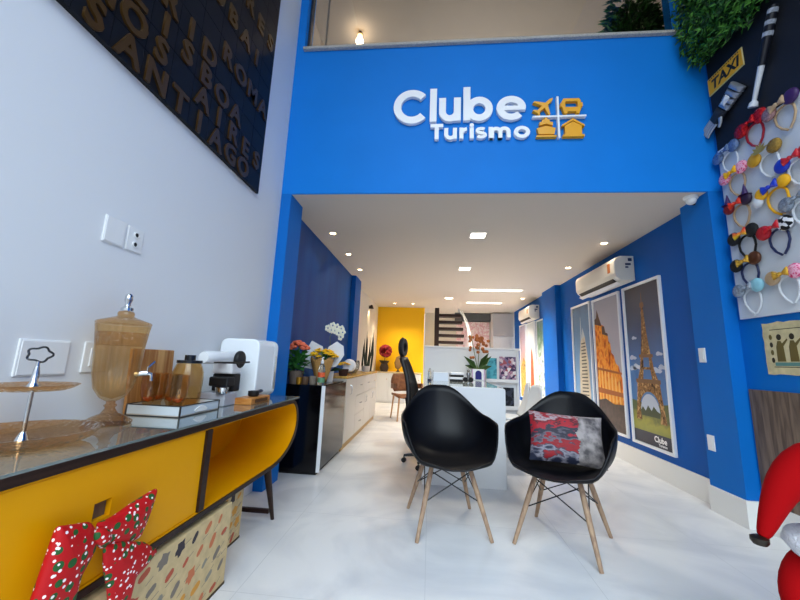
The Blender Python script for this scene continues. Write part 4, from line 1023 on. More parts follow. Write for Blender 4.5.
# ------------------------------------------------------------------ posters on right wall (face -X); local x -> -Y, local z up
def poster(label, yc, w, z0, z1, x, fn, group):
    t = thing('framed_poster', label, 'poster', (x, yc, z0), -pi/2, group)
    h = z1-z0; f_ = .03
    FR = M('white_frame', '#E2E6EA', rough=.4)
    MB().ring([(-w/2, 0), (w/2, 0), (w/2, h), (-w/2, h)], [(-w/2+f_, f_), (w/2-f_, f_), (w/2-f_, h-f_), (-w/2+f_, h-f_)], -.032, -.002).build('frame', FR, t, bevel=.002)
    fn(t, w-2*f_, h-2*f_, f_)
    return t
def layer(b, i, k, pts): b.mat(i).prism(pts, -.0122-.0006*k, -.012-.0006*k)
def eiffel(t, w, h, f_):
    b = MB(); b.mat(0).box(-w/2, w/2, -.012, -.004, f_, f_+h)
    P_ = lambda u, v: ((u-.5)*w, f_+v*h)
    for c, rr in (((.12, .53), .1), ((.22, .47), .12), ((.1, .46), .1), ((.2, .66), .07), ((.85, .55), .08), ((.9, .47), .1), ((.75, .45), .12)):
        layer(b, 1, 1, [P_(c[0]+rr*cos(a*pi/8)*(1+.2*cos(3*a)), c[1]+rr*.15*sin(a*pi/8)*(1+.35*cos(5*a))) for a in range(16)])
    layer(b, 2, 1, [P_(0, .0), P_(1, .0), P_(1, .26), P_(.8, .25), P_(.5, .24), P_(.2, .25), P_(0, .26)])
    layer(b, 3, 2, [P_(0, 0), P_(1, 0), P_(1, .075), P_(0, .075)])
    # tower: legs with the arch, decks, shaft
    cx = .5
    L_ = [P_(cx-.4, .14), P_(cx-.24, .14)]+[P_(cx+.27*cos(rad(a)), .205+.115*sin(rad(a))) for a in range(200, -21, -20)]+[P_(cx+.24, .14), P_(cx+.4, .14), P_(cx+.34, .27), P_(cx+.3, .375), P_(cx-.3, .375), P_(cx-.34, .27)]
    layer(b, 4, 2, L_)
    layer(b, 5, 3, [P_(cx-.33, .37), P_(cx+.33, .37), P_(cx+.33, .395), P_(cx-.33, .395)])
    for s in (-1, 1):
        layer(b, 4, 2, [P_(cx+s*.27, .395), P_(cx+s*.12, .395), P_(cx+s*.085, .47), P_(cx+s*.075, .535), P_(cx+s*.15, .535), P_(cx+s*.19, .46)])
    layer(b, 4, 2, [P_(cx-.13, .455), P_(cx+.13, .455), P_(cx+.12, .47), P_(cx-.12, .47)])
    layer(b, 5, 3, [P_(cx-.19, .53), P_(cx+.19, .53), P_(cx+.19, .55), P_(cx-.19, .55)])
    layer(b, 4, 2, [P_(cx-.135, .55), P_(cx+.135, .55), P_(cx+.085, .65), P_(cx+.05, .76), P_(cx+.03, .86), P_(cx-.03, .86), P_(cx-.05, .76), P_(cx-.085, .65)])
    layer(b, 5, 3, [P_(cx-.06, .855), P_(cx+.06, .855), P_(cx+.05, .885), P_(cx-.05, .885)])
    layer(b, 5, 2, [P_(cx-.012, .885), P_(cx+.012, .885), P_(cx+.004, .95), P_(cx-.004, .95)])
    layer(b, 1, 2, [P_(cx+.25*cos(rad(a)), .2+.105*sin(rad(a))) for a in range(0, 181, 15)]+[P_(cx-.24, .185), P_(cx+.24, .185)])
    layer(b, 6, 3, [P_(cx-.25, .2), P_(cx-.2, .225), P_(cx-.12, .2), P_(cx-.05, .235), P_(cx+.04, .205), P_(cx+.1, .235), P_(cx+.18, .21), P_(cx+.25, .2), P_(cx+.24, .17), P_(cx-.24, .17)])
    b.build('print', [Mramp('eiffel_sky', ((.1, '#4E86C2'), (.5, '#3A6CA8'), (.72, '#34486A'), (1.0, '#2E2E36')), noise=.15, nscale=3), M('cloud_print', '#B8C4D6', rough=.4),
                      Mramp('grass_print', ((.0, '#6A7A1E'), (.14, '#9A9626'), (.2, '#4E5A20'), (1, '#3E4A22')), noise=.2, nscale=9), M('navy_print', '#1A2036', rough=.4),
                      Mpatch('iron_lattice', ((.36, '#3A281C'), (.47, '#A67A4C'), (.54, '#5E4028'), (.62, '#C49A66')), 30, stretch=(1, 1, .6)), M('iron_deck', '#7A5636', rough=.5), M('tree_print', '#3E4A30')], t)
    text_obj('caption', 'Clube', .085, M('sign_white', '#F2F3F5'), t, (w*.2, -.0145, f_+.055), (pi/2, 0, 0), extrude=.0004, bold=.0015)
    text_obj('caption', 'Turismo', .04, M('sign_white', '#F2F3F5'), t, (w*.25, -.0145, f_+.018), (pi/2, 0, 0), extrude=.0004, bold=.0006)
def palace(t, w, h, f_):
    b = MB(); b.mat(0).box(-w/2, w/2, -.012, -.004, f_, f_+h)
    P_ = lambda u, v: ((u-.5)*w, f_+v*h)
    layer(b, 1, 1, [P_(0, .1), P_(1, .1), P_(1, .36), P_(.92, .4), P_(.85, .47), P_(.76, .49), P_(.7, .55), P_(.62, .57), P_(.6, .64), P_(.54, .66), P_(.52, .72), P_(.44, .73), P_(.4, .78), P_(.28, .8), P_(.2, .86), P_(.12, .93), P_(.08, .86), P_(0, .85)])
    layer(b, 2, 2, [P_(0, .81), P_(.3, .785), P_(.28, .8), P_(.2, .86), P_(.12, .93), P_(.08, .86), P_(0, .85)])
    layer(b, 2, 2, [P_(.3, .72), P_(.53, .7), P_(.52, .72), P_(.44, .73), P_(.4, .78), P_(.3, .785)])
    for k in range(7):
        u = .05+.125*k; top = .56-.02*k
        layer(b, 3, 2, [P_(u, .2), P_(u+.06, .2), P_(u+.06, top-.1), P_(u+.03, top-.06), P_(u, top-.1)])
    layer(b, 4, 3, [P_(0, .26), P_(1, .25), P_(1, .28), P_(0, .3)]); layer(b, 4, 3, [P_(0, .44), P_(.95, .41), P_(.95, .425), P_(0, .46)])
    layer(b, 5, 4, [P_(0, 0), P_(1, 0), P_(1, .2), P_(.6, .19), P_(.3, .22), P_(0, .2)])
    b.build('print', [Mramp('dusk_sky', ((.1, '#9AA4B6'), (.7, '#A9A8B8'), (1.0, '#8E8E9E')), noise=.1, nscale=2),
                      Mpatch('lit_stone', ((.3, '#8A3E14'), (.45, '#D9701E'), (.55, '#F0A03A'), (.7, '#B4551A')), 9, stretch=(1.5, 1, .8)), M('dark_roof_print', '#4E3426'), M('lit_window', '#F2B85A'), M('ledge_print', '#A85A22'), M('street_print', '#4A3A34', vary=.4, vscale=14)], t)
def skyscraper(t, w, h, f_):
    b = MB(); b.mat(0).box(-w/2, w/2, -.012, -.004, f_, f_+h)
    P_ = lambda u, v: ((u-.5)*w, f_+v*h)
    layer(b, 1, 1, [P_(.22, 0), P_(.86, 0), P_(.8, .5), P_(.66, .72), P_(.42, .69), P_(.3, .5)])
    layer(b, 2, 2, [P_(.42, .69), P_(.5, .69), P_(.47, .9), P_(.455, .9)])
    layer(b, 2, 2, [P_(.5, .7), P_(.66, .72), P_(.56, .8)])
    for k in range(22):
        v = .02+.03*k
        layer(b, 3, 2, [P_(.36+.004*k, v), P_(.78-.005*k, v+.005), P_(.78-.005*k, v+.016), P_(.36+.004*k, v+.011)])
    b.build('print', [Mramp('sky_blue_print', ((.2, '#6A9ACB'), (.9, '#41688F'), (1.0, '#36506E')), noise=.3, nscale=4), M('tower_face', '#BDB49E', rough=.4, vary=.2, vscale=6), M('tower_cap', '#A9B4BE', rough=.4), M('tower_floor', '#3A3A3E')], t)
def blurcity(mat1, mat2, shape):
    def fn(t, w, h, f_):
        b = MB(); b.mat(0).box(-w/2, w/2, -.012, -.004, f_, f_+h)
        layer(b, 1, 1, [((u-.5)*w, f_+v*h) for u, v in shape])
        b.build('print', [mat1, mat2], t)
    return fn
G1 = 'tall framed posters by the near wall unit'
poster('tall framed poster of an iron lattice tower, nearest on blue wall', 4.205, .73, .28, 2.136, 2.46, eiffel, G1)
poster('tall framed poster of an orange-lit palace between the two other near posters', 5.04, .75, .29, 2.13, 2.46, palace, G1)
poster('tall framed poster of a pale skyscraper with spire, third from the pillar', 5.85, .70, .3, 2.145, 2.46, skyscraper, G1)
G2 = 'tall framed posters by the far wall unit'
poster('tall framed poster of a grey-green river city beside the blue column', 7.9, .66, .3, 2.15, 2.46,
       blurcity(Mramp('city_mix', ((.0, '#7A8A9A'), (.5, '#B8C4C8'), (.8, '#4E7A52'), (1.0, '#6A8A9A')), noise=.9, nscale=6), Mpatch('city_mix_two', ((.35, '#3E5A66'), (.5, '#C4CED0'), (.65, '#5A7A50')), 7), [(0, .0), (1, 0), (1, .6), (.6, .5), (.3, .65), (0, .55)]), G2)
poster('tall framed poster of a red tower under pale sky, middle of far three', 8.7, .7, .3, 2.17, 2.46,
       blurcity(Mramp('pale_sky_print', ((.0, '#D9B48A'), (.35, '#E0D8D0'), (1.0, '#C6D0D8')), noise=.3, nscale=4), M('red_tower_print', '#C94E1E', rough=.5, vary=.3, vscale=10), [(.3, .12), (.75, .12), (.7, .5), (.6, .62), (.5, .68), (.42, .6), (.36, .4)]), G2)
poster('tall framed poster of a yellow-lit bridge, farthest along the blue wall', 9.45, .6, .3, 2.19, 2.46,
       blurcity(Mramp('pink_sky_print', ((.2, '#E2B060'), (.6, '#C0A0A8'), (1.0, '#B0A8C0')), noise=.6, nscale=6), Mpatch('bridge_mix', ((.35, '#5A4632'), (.5, '#E0B45A'), (.65, '#8A6A3E')), 9), [(0, 0), (1, 0), (1, .45), (.5, .55), (0, .4)]), G2)

# ------------------------------------------------------------------ air conditioners
def aircon(label, loc, w):
    t = thing('air_conditioner', label, 'air conditioner', loc, -pi/2, 'wall air conditioners')
    prof = [(0, 0), (-.16, .0), (-.215, .045), (-.235, .09), (-.235, .24), (-.215, .285), (-.15, .31), (0, .31)]
    b = MB(); b.prism([(a, z) for a, z in prof], -w/2, w/2, 'yz'); b.build('housing', M('cream_plastic', '#E6E2D8', rough=.3), t, bevel=.008)
    MB().box(-w/2+.06, w/2-.1, -.22, -.164, .012, .024, rot=(-.68, 0, 0)).build('air_outlet', M('dark_slot', '#2A2622', rough=.6), t)
    MB().box(-w/2+.03, w/2-.03, -.205, -.15, -.03, -.023, rot=(-.5, 0, 0)).build('flap', WHITE_PL, t, bevel=.002)
    MB().box(w/2-.16, w/2-.1, -.2395, -.2355, .12, .24).build('energy_sticker', M('orange_sticker', '#C9752E', rough=.5), t)
    b = MB().box(w/2+.0085, w/2+.0095, -.075, -.03, .24, .28).box(w/2+.0085, w/2+.0095, -.11, -.045, .19, .215).box(w/2+.0085, w/2+.0095, -.11, -.075, .155, .175)
    b.build('side_label', M('navy_label', '#22365E', rough=.5), t)
aircon('near cream wall air conditioner above the palace and skyscraper posters', (2.459, 4.87, 2.185), 1.14)
aircon('far cream wall air conditioner above the three distant posters', (2.459, 8.5, 2.19), .95)
# dome camera
t = thing('dome_camera', 'small white dome security camera at ceiling corner by right pillar', 'security camera', (2.3, 3.1, ZC))
MB().lathe([(.0, -.001), (.055, -.001), (.055, -.02), (.05, -.026), (.0, -.026)], seg=24).build('base', WHITE_PL, t, smooth=40)
MB().ball((0, 0, -.035), .042, 18).build('dome', WHITE_GLOSS, t, smooth=True)
MB().tube([(.03, .03, -.05), (.02, .0, -.07)], .014, 10).build('lens', BLACK_GL, t, smooth=40)

# ------------------------------------------------------------------ right outer wall display (faces -X)
t = tag(MB().box(-.02, 0, 0, 1.9, 0, 1.475).build('display_board_white', M('white_display', '#CFD6DE', rough=.5), loc=(XR, 1.06, 1.546)), 'white board on blue right wall full of novelty headbands', 'display board')
t = tag(MB().box(-.02, 0, 0, 1.9, 0, 1.9).build('display_board_black', M('black_display', '#12141C', rough=.6, vary=.2, vscale=5), loc=(XR, 1.06, 3.024)), 'black board above the headbands holding sign and glove', 'display board')
FX = XR-.02
t = thing('taxi_sign', 'yellow taxi plate on the black board', 'sign', (FX-.0005, 2.785, 3.56), -pi/2)
MB().box(-.175, .175, -.008, 0, 0, .165).build('plate', M('taxi_white_edge', '#D9C88A', rough=.4), t, bevel=.003)
MB().box(-.168, .168, -.0105, -.0082, .007, .158).build('yellow_face', M('taxi_yellow', '#E8A80C', rough=.4), t)
text_obj('lettering', 'TAXI', .125, BLACK_PL, t, (0, -.0112, .035), (pi/2, 0, 0), extrude=.0006, bold=.004, shear=.15, space=1.0)
b = MB()
for k in range(14): b.box(-.15+.022*k, -.139+.022*k, -.0115, -.0107, .142, .153)
b.build('chequer_edge', BLACK_PL, t)
# baton / bat
t = thing('display_bat', 'long black bat with white end mounted on the black board', 'bat', (FX-.032, 0, 0))
pa, pb = Vector((0, 2.31, 3.76)), Vector((0, 2.57, 3.14))
MB().tube([pa, pa.lerp(pb, .1), pa.lerp(pb, .58)], [.026, .03, .024], 14).build('barrel', M('black_bat', '#10131E', rough=.35), t, smooth=True)
MB().tube([pa.lerp(pb, .58), pa.lerp(pb, .93), pa.lerp(pb, .95), pb], [.02, .014, .026, .03], 14).build('handle', M('white_bat', '#C9CDD4', rough=.4), t, smooth=True)
b = MB()
for k in (.03, .14, .25): b.tube([pa.lerp(pb, k), pa.lerp(pb, k+.045)], [.0315, .0312], 10)
b.build('white_sticker', M('sticker_white', '#9299A6', rough=.5, vary=.4, vscale=40), t)
# silver gauntlet
t = thing('silver_glove', 'silver armoured toy glove under the taxi plate', 'toy glove', (FX-.005, 2.79, 3.34), -pi/2); t.scale = (1.45, 1, 1.3)
SV = M('silver_plastic', '#A9AEB8', rough=.3, metal=.6); DG = M('dark_joint', '#23262E', rough=.5)
def gp(x, z): 
    a = rad(32); return (x*cos(a)-z*sin(a), x*sin(a)+z*cos(a))
b = MB()
for k in range(4):
    x0 = -.02+.034*k
    b.inflate([gp(x0, -.045-.004*k), gp(x0+.032, -.048-.004*k), gp(x0+.032, .05+.004*k), gp(x0, .047+.004*k)], .03+.004*k, plane='xz', d=-.025, n=3)
b.build('cuff_plates', SV, t, smooth=50)
b = MB(); b.inflate([gp(-.11, -.035), gp(-.02, -.045), gp(-.02, .045), gp(-.1, .04)], .034, plane='xz', d=-.03, n=4); b.build('palm', DG, t, smooth=True)
for k in range(4):
    z = -.03+.021*k; b = MB(); p = [gp(-.1, z), gp(-.14, z-.002), gp(-.165, z-.012), gp(-.18, z-.024)]
    b.tube([(q_[0], -.035-.006*i, q_[1]) for i, q_ in enumerate(p)], [.0105, .0105, .0095, .007], 10); b.build('finger', SV, t, smooth=True)
b = MB(); p = [gp(-.06, -.035), gp(-.08, -.06), gp(-.105, -.075)]; b.tube([(q_[0], -.04, q_[1]) for q_ in p], [.013, .011, .008], 10); b.build('thumb', SV, t, smooth=True)
b = MB(); b.inflate([gp(.0, -.02), gp(.05, -.025), gp(.055, .02), (gp(.0, .018))], .012, plane='xz', d=-.055, n=3); b.build('emblem_plate', M('pale_plate', '#DADDE0', rough=.3), t)

# headbands
def headband(label, y, z, tilt, ear, bow, band, bowstyle=True, earr=.05, extra=None, s=1.0):
    t = thing('novelty_headband', label, 'headband', (FX-.006, y, z), -pi/2, 'novelty headbands on the white board')
    t.rotation_euler = Euler((0, 0, -pi/2)); t.scale = (s*1.06, s, s*1.06)
    ca, sa = cos(tilt), sin(tilt)
    def rp(x, zz): return (x*ca-zz*sa, x*sa+zz*ca)
    pts = [(-.008, -.122), (-.04, -.088), (-.062, -.04)]+arc(0, 0, .064, 180, 0, 14, .058)+[(.062, -.04), (.04, -.088), (.008, -.122)]
    b = MB(); b.tube([(rp(x, zz)[0], -.012, rp(x, zz)[1]) for x, zz in pts], .0075, 8); b.build('band', band, t, smooth=True)
    for sg in (-1, 1):
        c = rp(sg*.075, .068); em = ear[0] if isinstance(ear, (list, tuple)) and sg < 0 else (ear[1] if isinstance(ear, (list, tuple)) else ear)
        b = MB(); b.inflate([(c[0]+earr*cos(2*pi*k/20), c[1]+earr*sin(2*pi*k/20)) for k in range(20)], .024, plane='xz', d=-.03, n=4)
        b.build('ear', em, t, smooth=60)
    if bowstyle:
        for sg in (-1, 1):
            poly = [rp(x, zz) for x, zz in ((0, .068), (sg*.02, .088), (sg*.05, .108), (sg*.058, .075), (sg*.05, .045), (sg*.02, .058))]
            b = MB(); b.inflate(dens(poly, 3), .016, plane='xz', d=-.048, n=3); b.build('bow_loop', bow, t, smooth=60)
        c = rp(0, .072); b = MB(); b.ball((c[0], -.055, c[1]), .014, 10); b.build('bow_knot', bow, t, smooth=True)
    if extra: extra(t, rp)
    return t
def seq(name, c, metal=.5): return M(name, c, rough=.25, metal=metal, bump=.8, bscale=140, vary=.3, vscale=90)
S_blue = seq('blue_sequin', '#6E86AC'); S_red = seq('red_sequin', '#C4141C'); S_gold = seq('gold_sequin', '#A8843A'); S_sil = seq('silver_sequin', '#9AA6B4'); S_rose = seq('rose_sequin', '#B48A86')
BK = M('black_velvet', '#0E0F14', rough=.7); NAV = M('navy_satin', '#16224E', rough=.4)
PINK = Mpatch('pink_floral', ((.35, '#E0417C'), (.5, '#F6C3D6'), (.62, '#D92E6A')), 60); YEL = M('yellow_plush', '#F0B010', rough=.6); BLU = M('blue_satin', '#1E3CC0', rough=.35)
RBW = Mramp('rainbow_satin', ((.02, '#3E8E3A'), (.05, '#E8C81E'), (.075, '#E8741E'), (.1, '#D02828')), const=False, zs=1); WHT = M('white_band', '#D6DADF', rough=.5); TAN = M('tan_satin', '#B79A78', rough=.5)
PURP = M('purple_satin', '#3A1E58', rough=.5); WDOT = Mpatch('white_flower_print', ((0, '#111318'), (.5, '#E6E6EA')), 45, noise=False)
headband('blue-grey sequinned ear headband at the board top left corner', 2.835, 2.87, .15, S_blue, S_blue, WHT)
headband('bright red sequinned ear headband with red bow below the glove', 2.60, 2.955, .1, S_red, S_red, M('red_band', '#A01428', rough=.4), earr=.055)
headband('rose ear headband with tan bow at the far right top', 2.375, 2.93, .1, [S_rose, PURP], TAN, TAN)
def pine(t, rp):
    b = MB()
    for k in range(6):
        a = .3+k*.5; c = rp(0, .075); b.leaf((c[0], -.05, c[1]), (cos(a), -.3, sin(a)), (0, -1, 0), .07, .03)
    b.build('leaf_bow', M('green_gold', '#B0A060', rough=.4, metal=.4), t, recalc=False)
headband('gold sequinned ear headband with pale leaf bow', 2.53, 2.66, .12, [M('mustard', '#C9961E', rough=.5), S_gold], S_gold, WHT, False, extra=pine)
headband('pink floral ear headband with yellow flower at the board left edge', 2.80, 2.655, .1, PINK, YEL, TAN)
def hats(t, rp):
    for sg in (-1, 1):
        c = rp(sg*.075, .1); b = MB(); b.lathe([(.04, 0), (.022, .006), (.003, .085), (0, .087)], (c[0], -.03, c[1]), 14); b.build('witch_hat', PURP, t, smooth=40)
headband('black ear headband with red bows and small pointed witch hats', 2.80, 2.385, .08, [M('dark_red_satin', '#7E1420', rough=.4), M('dark_purple', '#2A1434', rough=.5)], M('flame_red', '#D8341E', rough=.4), TAN, True, .045, hats)
def peng(t, rp):
    c = rp(-.11, .03); b = MB(); b.ball((c[0], -.03, c[1]), .036, 14, (1, .6, 1.1)); b.build('plush_ball', WHT, t, smooth=True)
headband('yellow plush headband with bright blue bow', 2.51, 2.37, .12, YEL, BLU, YEL, True, .042, peng, 1.05)
headband('red striped headband with blue ear at the right photo edge', 2.345, 2.50, .1, [BLU, M('red_stripe', '#C4202C', rough=.4)], M('red_stripe', '#C4202C'), WHT)
headband('grey sparkling ear headband at the right edge beside yellow plush one', 2.36, 2.215, .1, S_sil, S_sil, WHT)
headband('black round-ear headband with rainbow bow', 2.79, 2.125, .12, BK, RBW, BK, True, .052)
headband('black headband with red ears and red bow, right of rainbow one', 2.545, 2.08, .1, [M('red_velvet', '#B01020', rough=.6), WDOT], M('red_satin', '#C41222', rough=.35), NAV, True, .052)
headband('gold and black ear headband with golden bow below the rainbow one', 2.80, 1.905, .12, [BK, M('brown_sequin', '#5A3420', rough=.3, metal=.4)], seq('bright_gold', '#D8A83A'), NAV, True, .05)
headband('silver and pale blue ear headband at the board bottom left', 2.81, 1.70, .1, [S_sil, M('ice_blue', '#8CC4D4', rough=.4)], S_sil, WHT)
headband('golden bow headband with pink flower near the board bottom right', 2.53, 1.735, .1, [TAN, PINK], seq('bright_gold', '#D8A83A'), WHT)
# tapestry / papyrus (generic figures)
t = thing('papyrus_picture', 'cream papyrus picture with dark olive figures above the wood panelling', 'wall picture', (XR-.001, 2.56, 1.125), -pi/2)
q = random.Random(21)
edge = [(-.245, 0)]+[(-.245+.49*k/12, q.uniform(-.006, .006)) for k in range(1, 12)]+[(.245, 0)]+[(.245+q.uniform(-.005, .005), .37*k/8) for k in range(1, 8)]+[(.245, .37)]+[(.245-.49*k/12, .37+q.uniform(-.006, .006)) for k in range(1, 12)]+[(-.245, .37)]+[(-.245+q.uniform(-.005, .005), .37-.37*k/8) for k in range(1, 8)]
b = MB(); b.prism(edge, -.006, 0); b.build('sheet', M('papyrus_cream', '#CDBF94', rough=.8, vary=.15, vscale=20), t)
b = MB()
b.mat(0).box(-.19, .22, -.0068, -.0062, .315, .32).box(-.19, .22, -.0068, -.0062, .05, .055)
b.mat(2).box(-.18, .2, -.0068, -.0062, .06, .085)
for k in range(4): b.mat(k % 2).prism([(-.19+.012*cos(a*.785), .1+.055*k+.02*sin(a*.785)) for a in range(8)], -.0068, -.0062)
for cx in (-.13, -.04, .05, .14):
    b.mat(1).inflate([(cx-.03, .09), (cx+.03, .09), (cx+.025, .2), (cx+.01, .235), (cx-.015, .235), (cx-.028, .19)], .002, plane='xz', d=-.0064, n=2)
    b.mat(0).prism([(cx+.018*cos(a*.628), .262+.022*sin(a*.628)) for a in range(10)], -.0068, -.0062)
    b.mat(1).prism([(cx+.02, .19), (cx+.06, .24), (cx+.055, .25), (cx+.01, .21)], -.0068, -.0062)
b.build('painted_figures', [M('ink_brown', '#2E2618', rough=.8), M('ink_olive', '#6A5A2A', rough=.8), M('ink_teal', '#5E8A82', rough=.8)], t)
# vertical garden
def hedge(name, label, cat, y0, y1, z0f, z1, x0, n, mats, seed, L=.09, w=.04):
    q = random.Random(seed); b = MB()
    for i in range(n):
        y = q.uniform(y0, y1); zl = z0f(y); z = zl+(z1-zl)*q.uniform(0, 1)**1.0
        x = x0-q.uniform(0, .22)*(1 if z > zl+.1 else .6)
        b.mat(q.randrange(len(mats)))
        b.leaf((x, y, z), (-q.uniform(.1, 1), q.uniform(-1, 1), q.uniform(-1.2, .5)), (-1, q.uniform(-.6, .6), q.uniform(-.2, 1)), L*q.uniform(.6, 1.3), w*q.uniform(.7, 1.3), .25)
    return b, mats
HG = [M('fern_dark', '#183F1C', rough=.5), M('fern_mid', '#2F6A28', rough=.5), M('fern_light', '#62A344', rough=.5)]
t = thing('vertical_garden', 'dense green fern wall garden above the black board', 'plant wall', (XR, 2.62, 3.95))
MB().box(-.05, -.021, -.3, .33, .02, 1.6).build('planter_backing', M('dark_backing', '#12180F', rough=.9), t)
b, ms = hedge('', '', '', -.42, .33, lambda y: -.1+.03*sin(9*y)+.16*max(0, -y-.1), 1.6, -.03, 8500, HG, 31, .06, .024)
for v in b.bm.verts: v.co.y = min(v.co.y, .37)
b.build('foliage', ms, t, recalc=False)
t = thing('mezzanine_bush', 'dark green bush on the upper floor behind the glass at right', 'bush', (2.19, 3.5, ZC+.131))
MB().tube([(0, 0, .45), (.02, 0, 1.6)], .04, 8).build('trunk', M('dark_trunk', '#3A2C20', rough=.9), t)
MB().lathe([(.0, 0), (.15, 0), (.19, .5), (.17, .5), (.0, .45)], seg=20).build('planter', M('dark_backing', '#12180F', rough=.9), t, smooth=40)
b = MB(); q = random.Random(44)
for i in range(2600):
    a = q.uniform(0, 6.28); c_ = q.uniform(-1, 1); rr = q.uniform(.5, 1)
    p = (.28*rr*cos(a)*(1-c_*c_)**.3, .18*rr*sin(a)*(1-c_*c_)**.3, 1.85+.72*rr*c_)
    b.mat(q.randrange(2)).leaf(p, (cos(a), sin(a), q.uniform(-.8, .5)), (q.uniform(-1, 1), q.uniform(-1, 1), 1), q.uniform(.07, .12), .035)
b.build('foliage', HG[:2], t, recalc=False)
t = thing('spiky_plant', 'yellow-green spiky leaf plant at the top right corner', 'plant', (XR-.03, 2.05, 3.9))
b = MB(); q = random.Random(17)
for k in range(40):
    a = q.uniform(pi*.55, pi*1.9); b.leaf((-.02*q.random(), 0, .0), (-.3, -cos(a)*.9, sin(a)), (-1, 0, .3), q.uniform(.12, .24), .03, .2)
b.build('foliage', M('lime_leaf', '#9CB81E', rough=.5), t, recalc=False)
MB().box(-.015, .008, -.04, .04, -.03, .03).build('bracket', M('dark_backing', '#12180F'), t)

# ------------------------------------------------------------------ santa doll
t = thing('santa_doll', 'red hatted santa doll with white beard at lower right corner', 'doll', (1.475, 1.43, 0), rad(-35))
RED = M('santa_red', '#960409', rough=.85, spec=.1); FUR = M('white_fur', '#DFE2E8', rough=.95, bump=1, bscale=120); SKIN = M('doll_skin', '#D9A58A', rough=.6)
MB().lathe([(.0, .10), (.15, .1), (.19, .14), (.185, .24), (.16, .36), (.15, .44), (.12, .52), (.06, .56), (.0, .57)], seg=28).build('coat', RED, t, smooth=50)
MB().lathe([(.163, .345), (.168, .35), (.166, .395), (.16, .4)], seg=28).build('belt', BLACK_PL, t, smooth=40)
MB().lathe([(.195, .12), (.215, .14), (.212, .17), (.19, .18)], seg=28).build('fur_hem', FUR, t, smooth=40)
for s in (-1, 1):
    MB().tube([(s*.08, 0, .12), (s*.09, -.03, .05)], [.07, .06], 14).build('leg', RED, t, smooth=True)
    MB().ball((s*.09, -.06, .045), .06, 14, (.9, 1.5, .75)).build('boot', BLACK_PL, t, smooth=True)
    MB().tube([(s*.1, 0, .5), (s*.14, -.01, .45), (s*.165, -.03, .4), (s*.175, -.07, .355), (s*.175, -.12, .32)], [.05, .055, .055, .052, .045], 16).build('arm', RED, t, smooth=True, sub=1)
    MB().tube([(s*.175, -.115, .325), (s*.173, -.14, .305)], [.055, .055], 14).build('cuff', FUR, t, smooth=True)
    MB().ball((s*.172, -.17, .285), .04, 12, (1, 1.2, 1)).build('mitten', BLACK_PL, t, smooth=True)
MB().lathe([(.1, .485), (.17, .495), (.192, .525), (.18, .555), (.12, .565), (.1, .55)], seg=28).build('fur_collar', FUR, t, smooth=60)
hd = MB().ball((0, 0, .63), .1, 20).build('head', SKIN, t, smooth=True)
MB().ball((0, -.1, .63), .02, 10).build('nose', SKIN, t, smooth=True)
for s in (-1, 1): MB().ball((s*.035, -.09, .66), .011, 8).build('eye', BLACK_PL, t, smooth=True)
MB().ball((0, -.06, .565), .11, 20, (1.25, .75, 1.1)).ball((0, 0, .6), .115, 16, (1.1, .8, .7)).build('beard', FUR, t, smooth=True)
MB().lathe([(.1, .69), (.122, .7), (.125, .73), (.112, .745), (.1, .745)], seg=24).build('hat_brim', FUR, t, smooth=50)
ct, st_ = cos(rad(35)), sin(rad(35))
def wl(x, y, z): dx, dy = x-1.475, y-1.43; return (dx*ct-dy*st_, dx*st_+dy*ct, z)
MB().tube([(0, 0, .74), (0, 0, .79), wl(1.5, 1.44, .83), wl(1.42, 1.45, .835), wl(1.34, 1.45, .80), wl(1.275, 1.45, .735), wl(1.232, 1.45, .66), wl(1.2, 1.45, .59), wl(1.18, 1.45, .55)], [.112, .105, .085, .074, .066, .052, .038, .026, .017], 18).build('hat', RED, t, smooth=60, sub=1)
b = MB(); c_ = wl(1.172, 1.45, .546); b.lathe([(.0, -.014), (.02, -.014), (.026, -.004), (.026, .008), (.016, .014), (.0, .014)], (c_[0], c_[1], c_[2]), 18)
b.build('hat_bell', M('dark_bronze', '#3A342E', rough=.3, metal=.8), t, smooth=40)

# ------------------------------------------------------------------ lights
def light(name, kind, loc, power, col, size=.1, rot=(0, 0, 0), size_y=None, spot=None, blend=.5, spread=None):
    l = bpy.data.lights.new(name, kind); l.energy = power; l.color = col
    if kind == 'AREA':
        l.size = size
        if size_y: l.shape = 'RECTANGLE'; l.size_y = size_y
        if spread: l.spread = spread
    elif kind == 'SPOT': l.spot_size = spot; l.spot_blend = blend; l.shadow_soft_size = size
    elif kind == 'POINT': l.shadow_soft_size = size
    o = bpy.data.objects.new(name, l); COL.objects.link(o); o.location = loc; o.rotation_euler = rot
    return o
WARM = (1, .83, .62); WARM2 = (1, .9, .76)
PANEL = M('light_panel', '#FFF6E8', emit='#FFF1DC', es=9)
for i, (x, y, lb, e_) in enumerate(((.55, 4.08, 'nearest square recessed ceiling light panel', 9), (.54, 5.62, 'middle square recessed ceiling light panel', 16), (.42, 8.33, 'farthest square recessed ceiling light panel', 28))):
    t = thing('ceiling_panel_light', lb, 'ceiling light', (x, y, ZC), 0, 'square ceiling panels')
    MB().ring([(-.1, -.1), (.1, -.1), (.1, .1), (-.1, .1)], [(-.085, -.085), (.085, -.085), (.085, .085), (-.085, .085)], -.008, -.001, 'xy').build('frame', WHITE_PL, t)
    MB().box(-.085, .085, -.085, .085, -.005, -.001).build('diffuser', PANEL, t)
    light('panel_lamp', 'AREA', (x, y, ZC-.012), e_, WARM2, .17, spread=rad(120))
SPOTM = M('spot_lens', '#FFF0D8', emit='#FFD9A0', es=22)
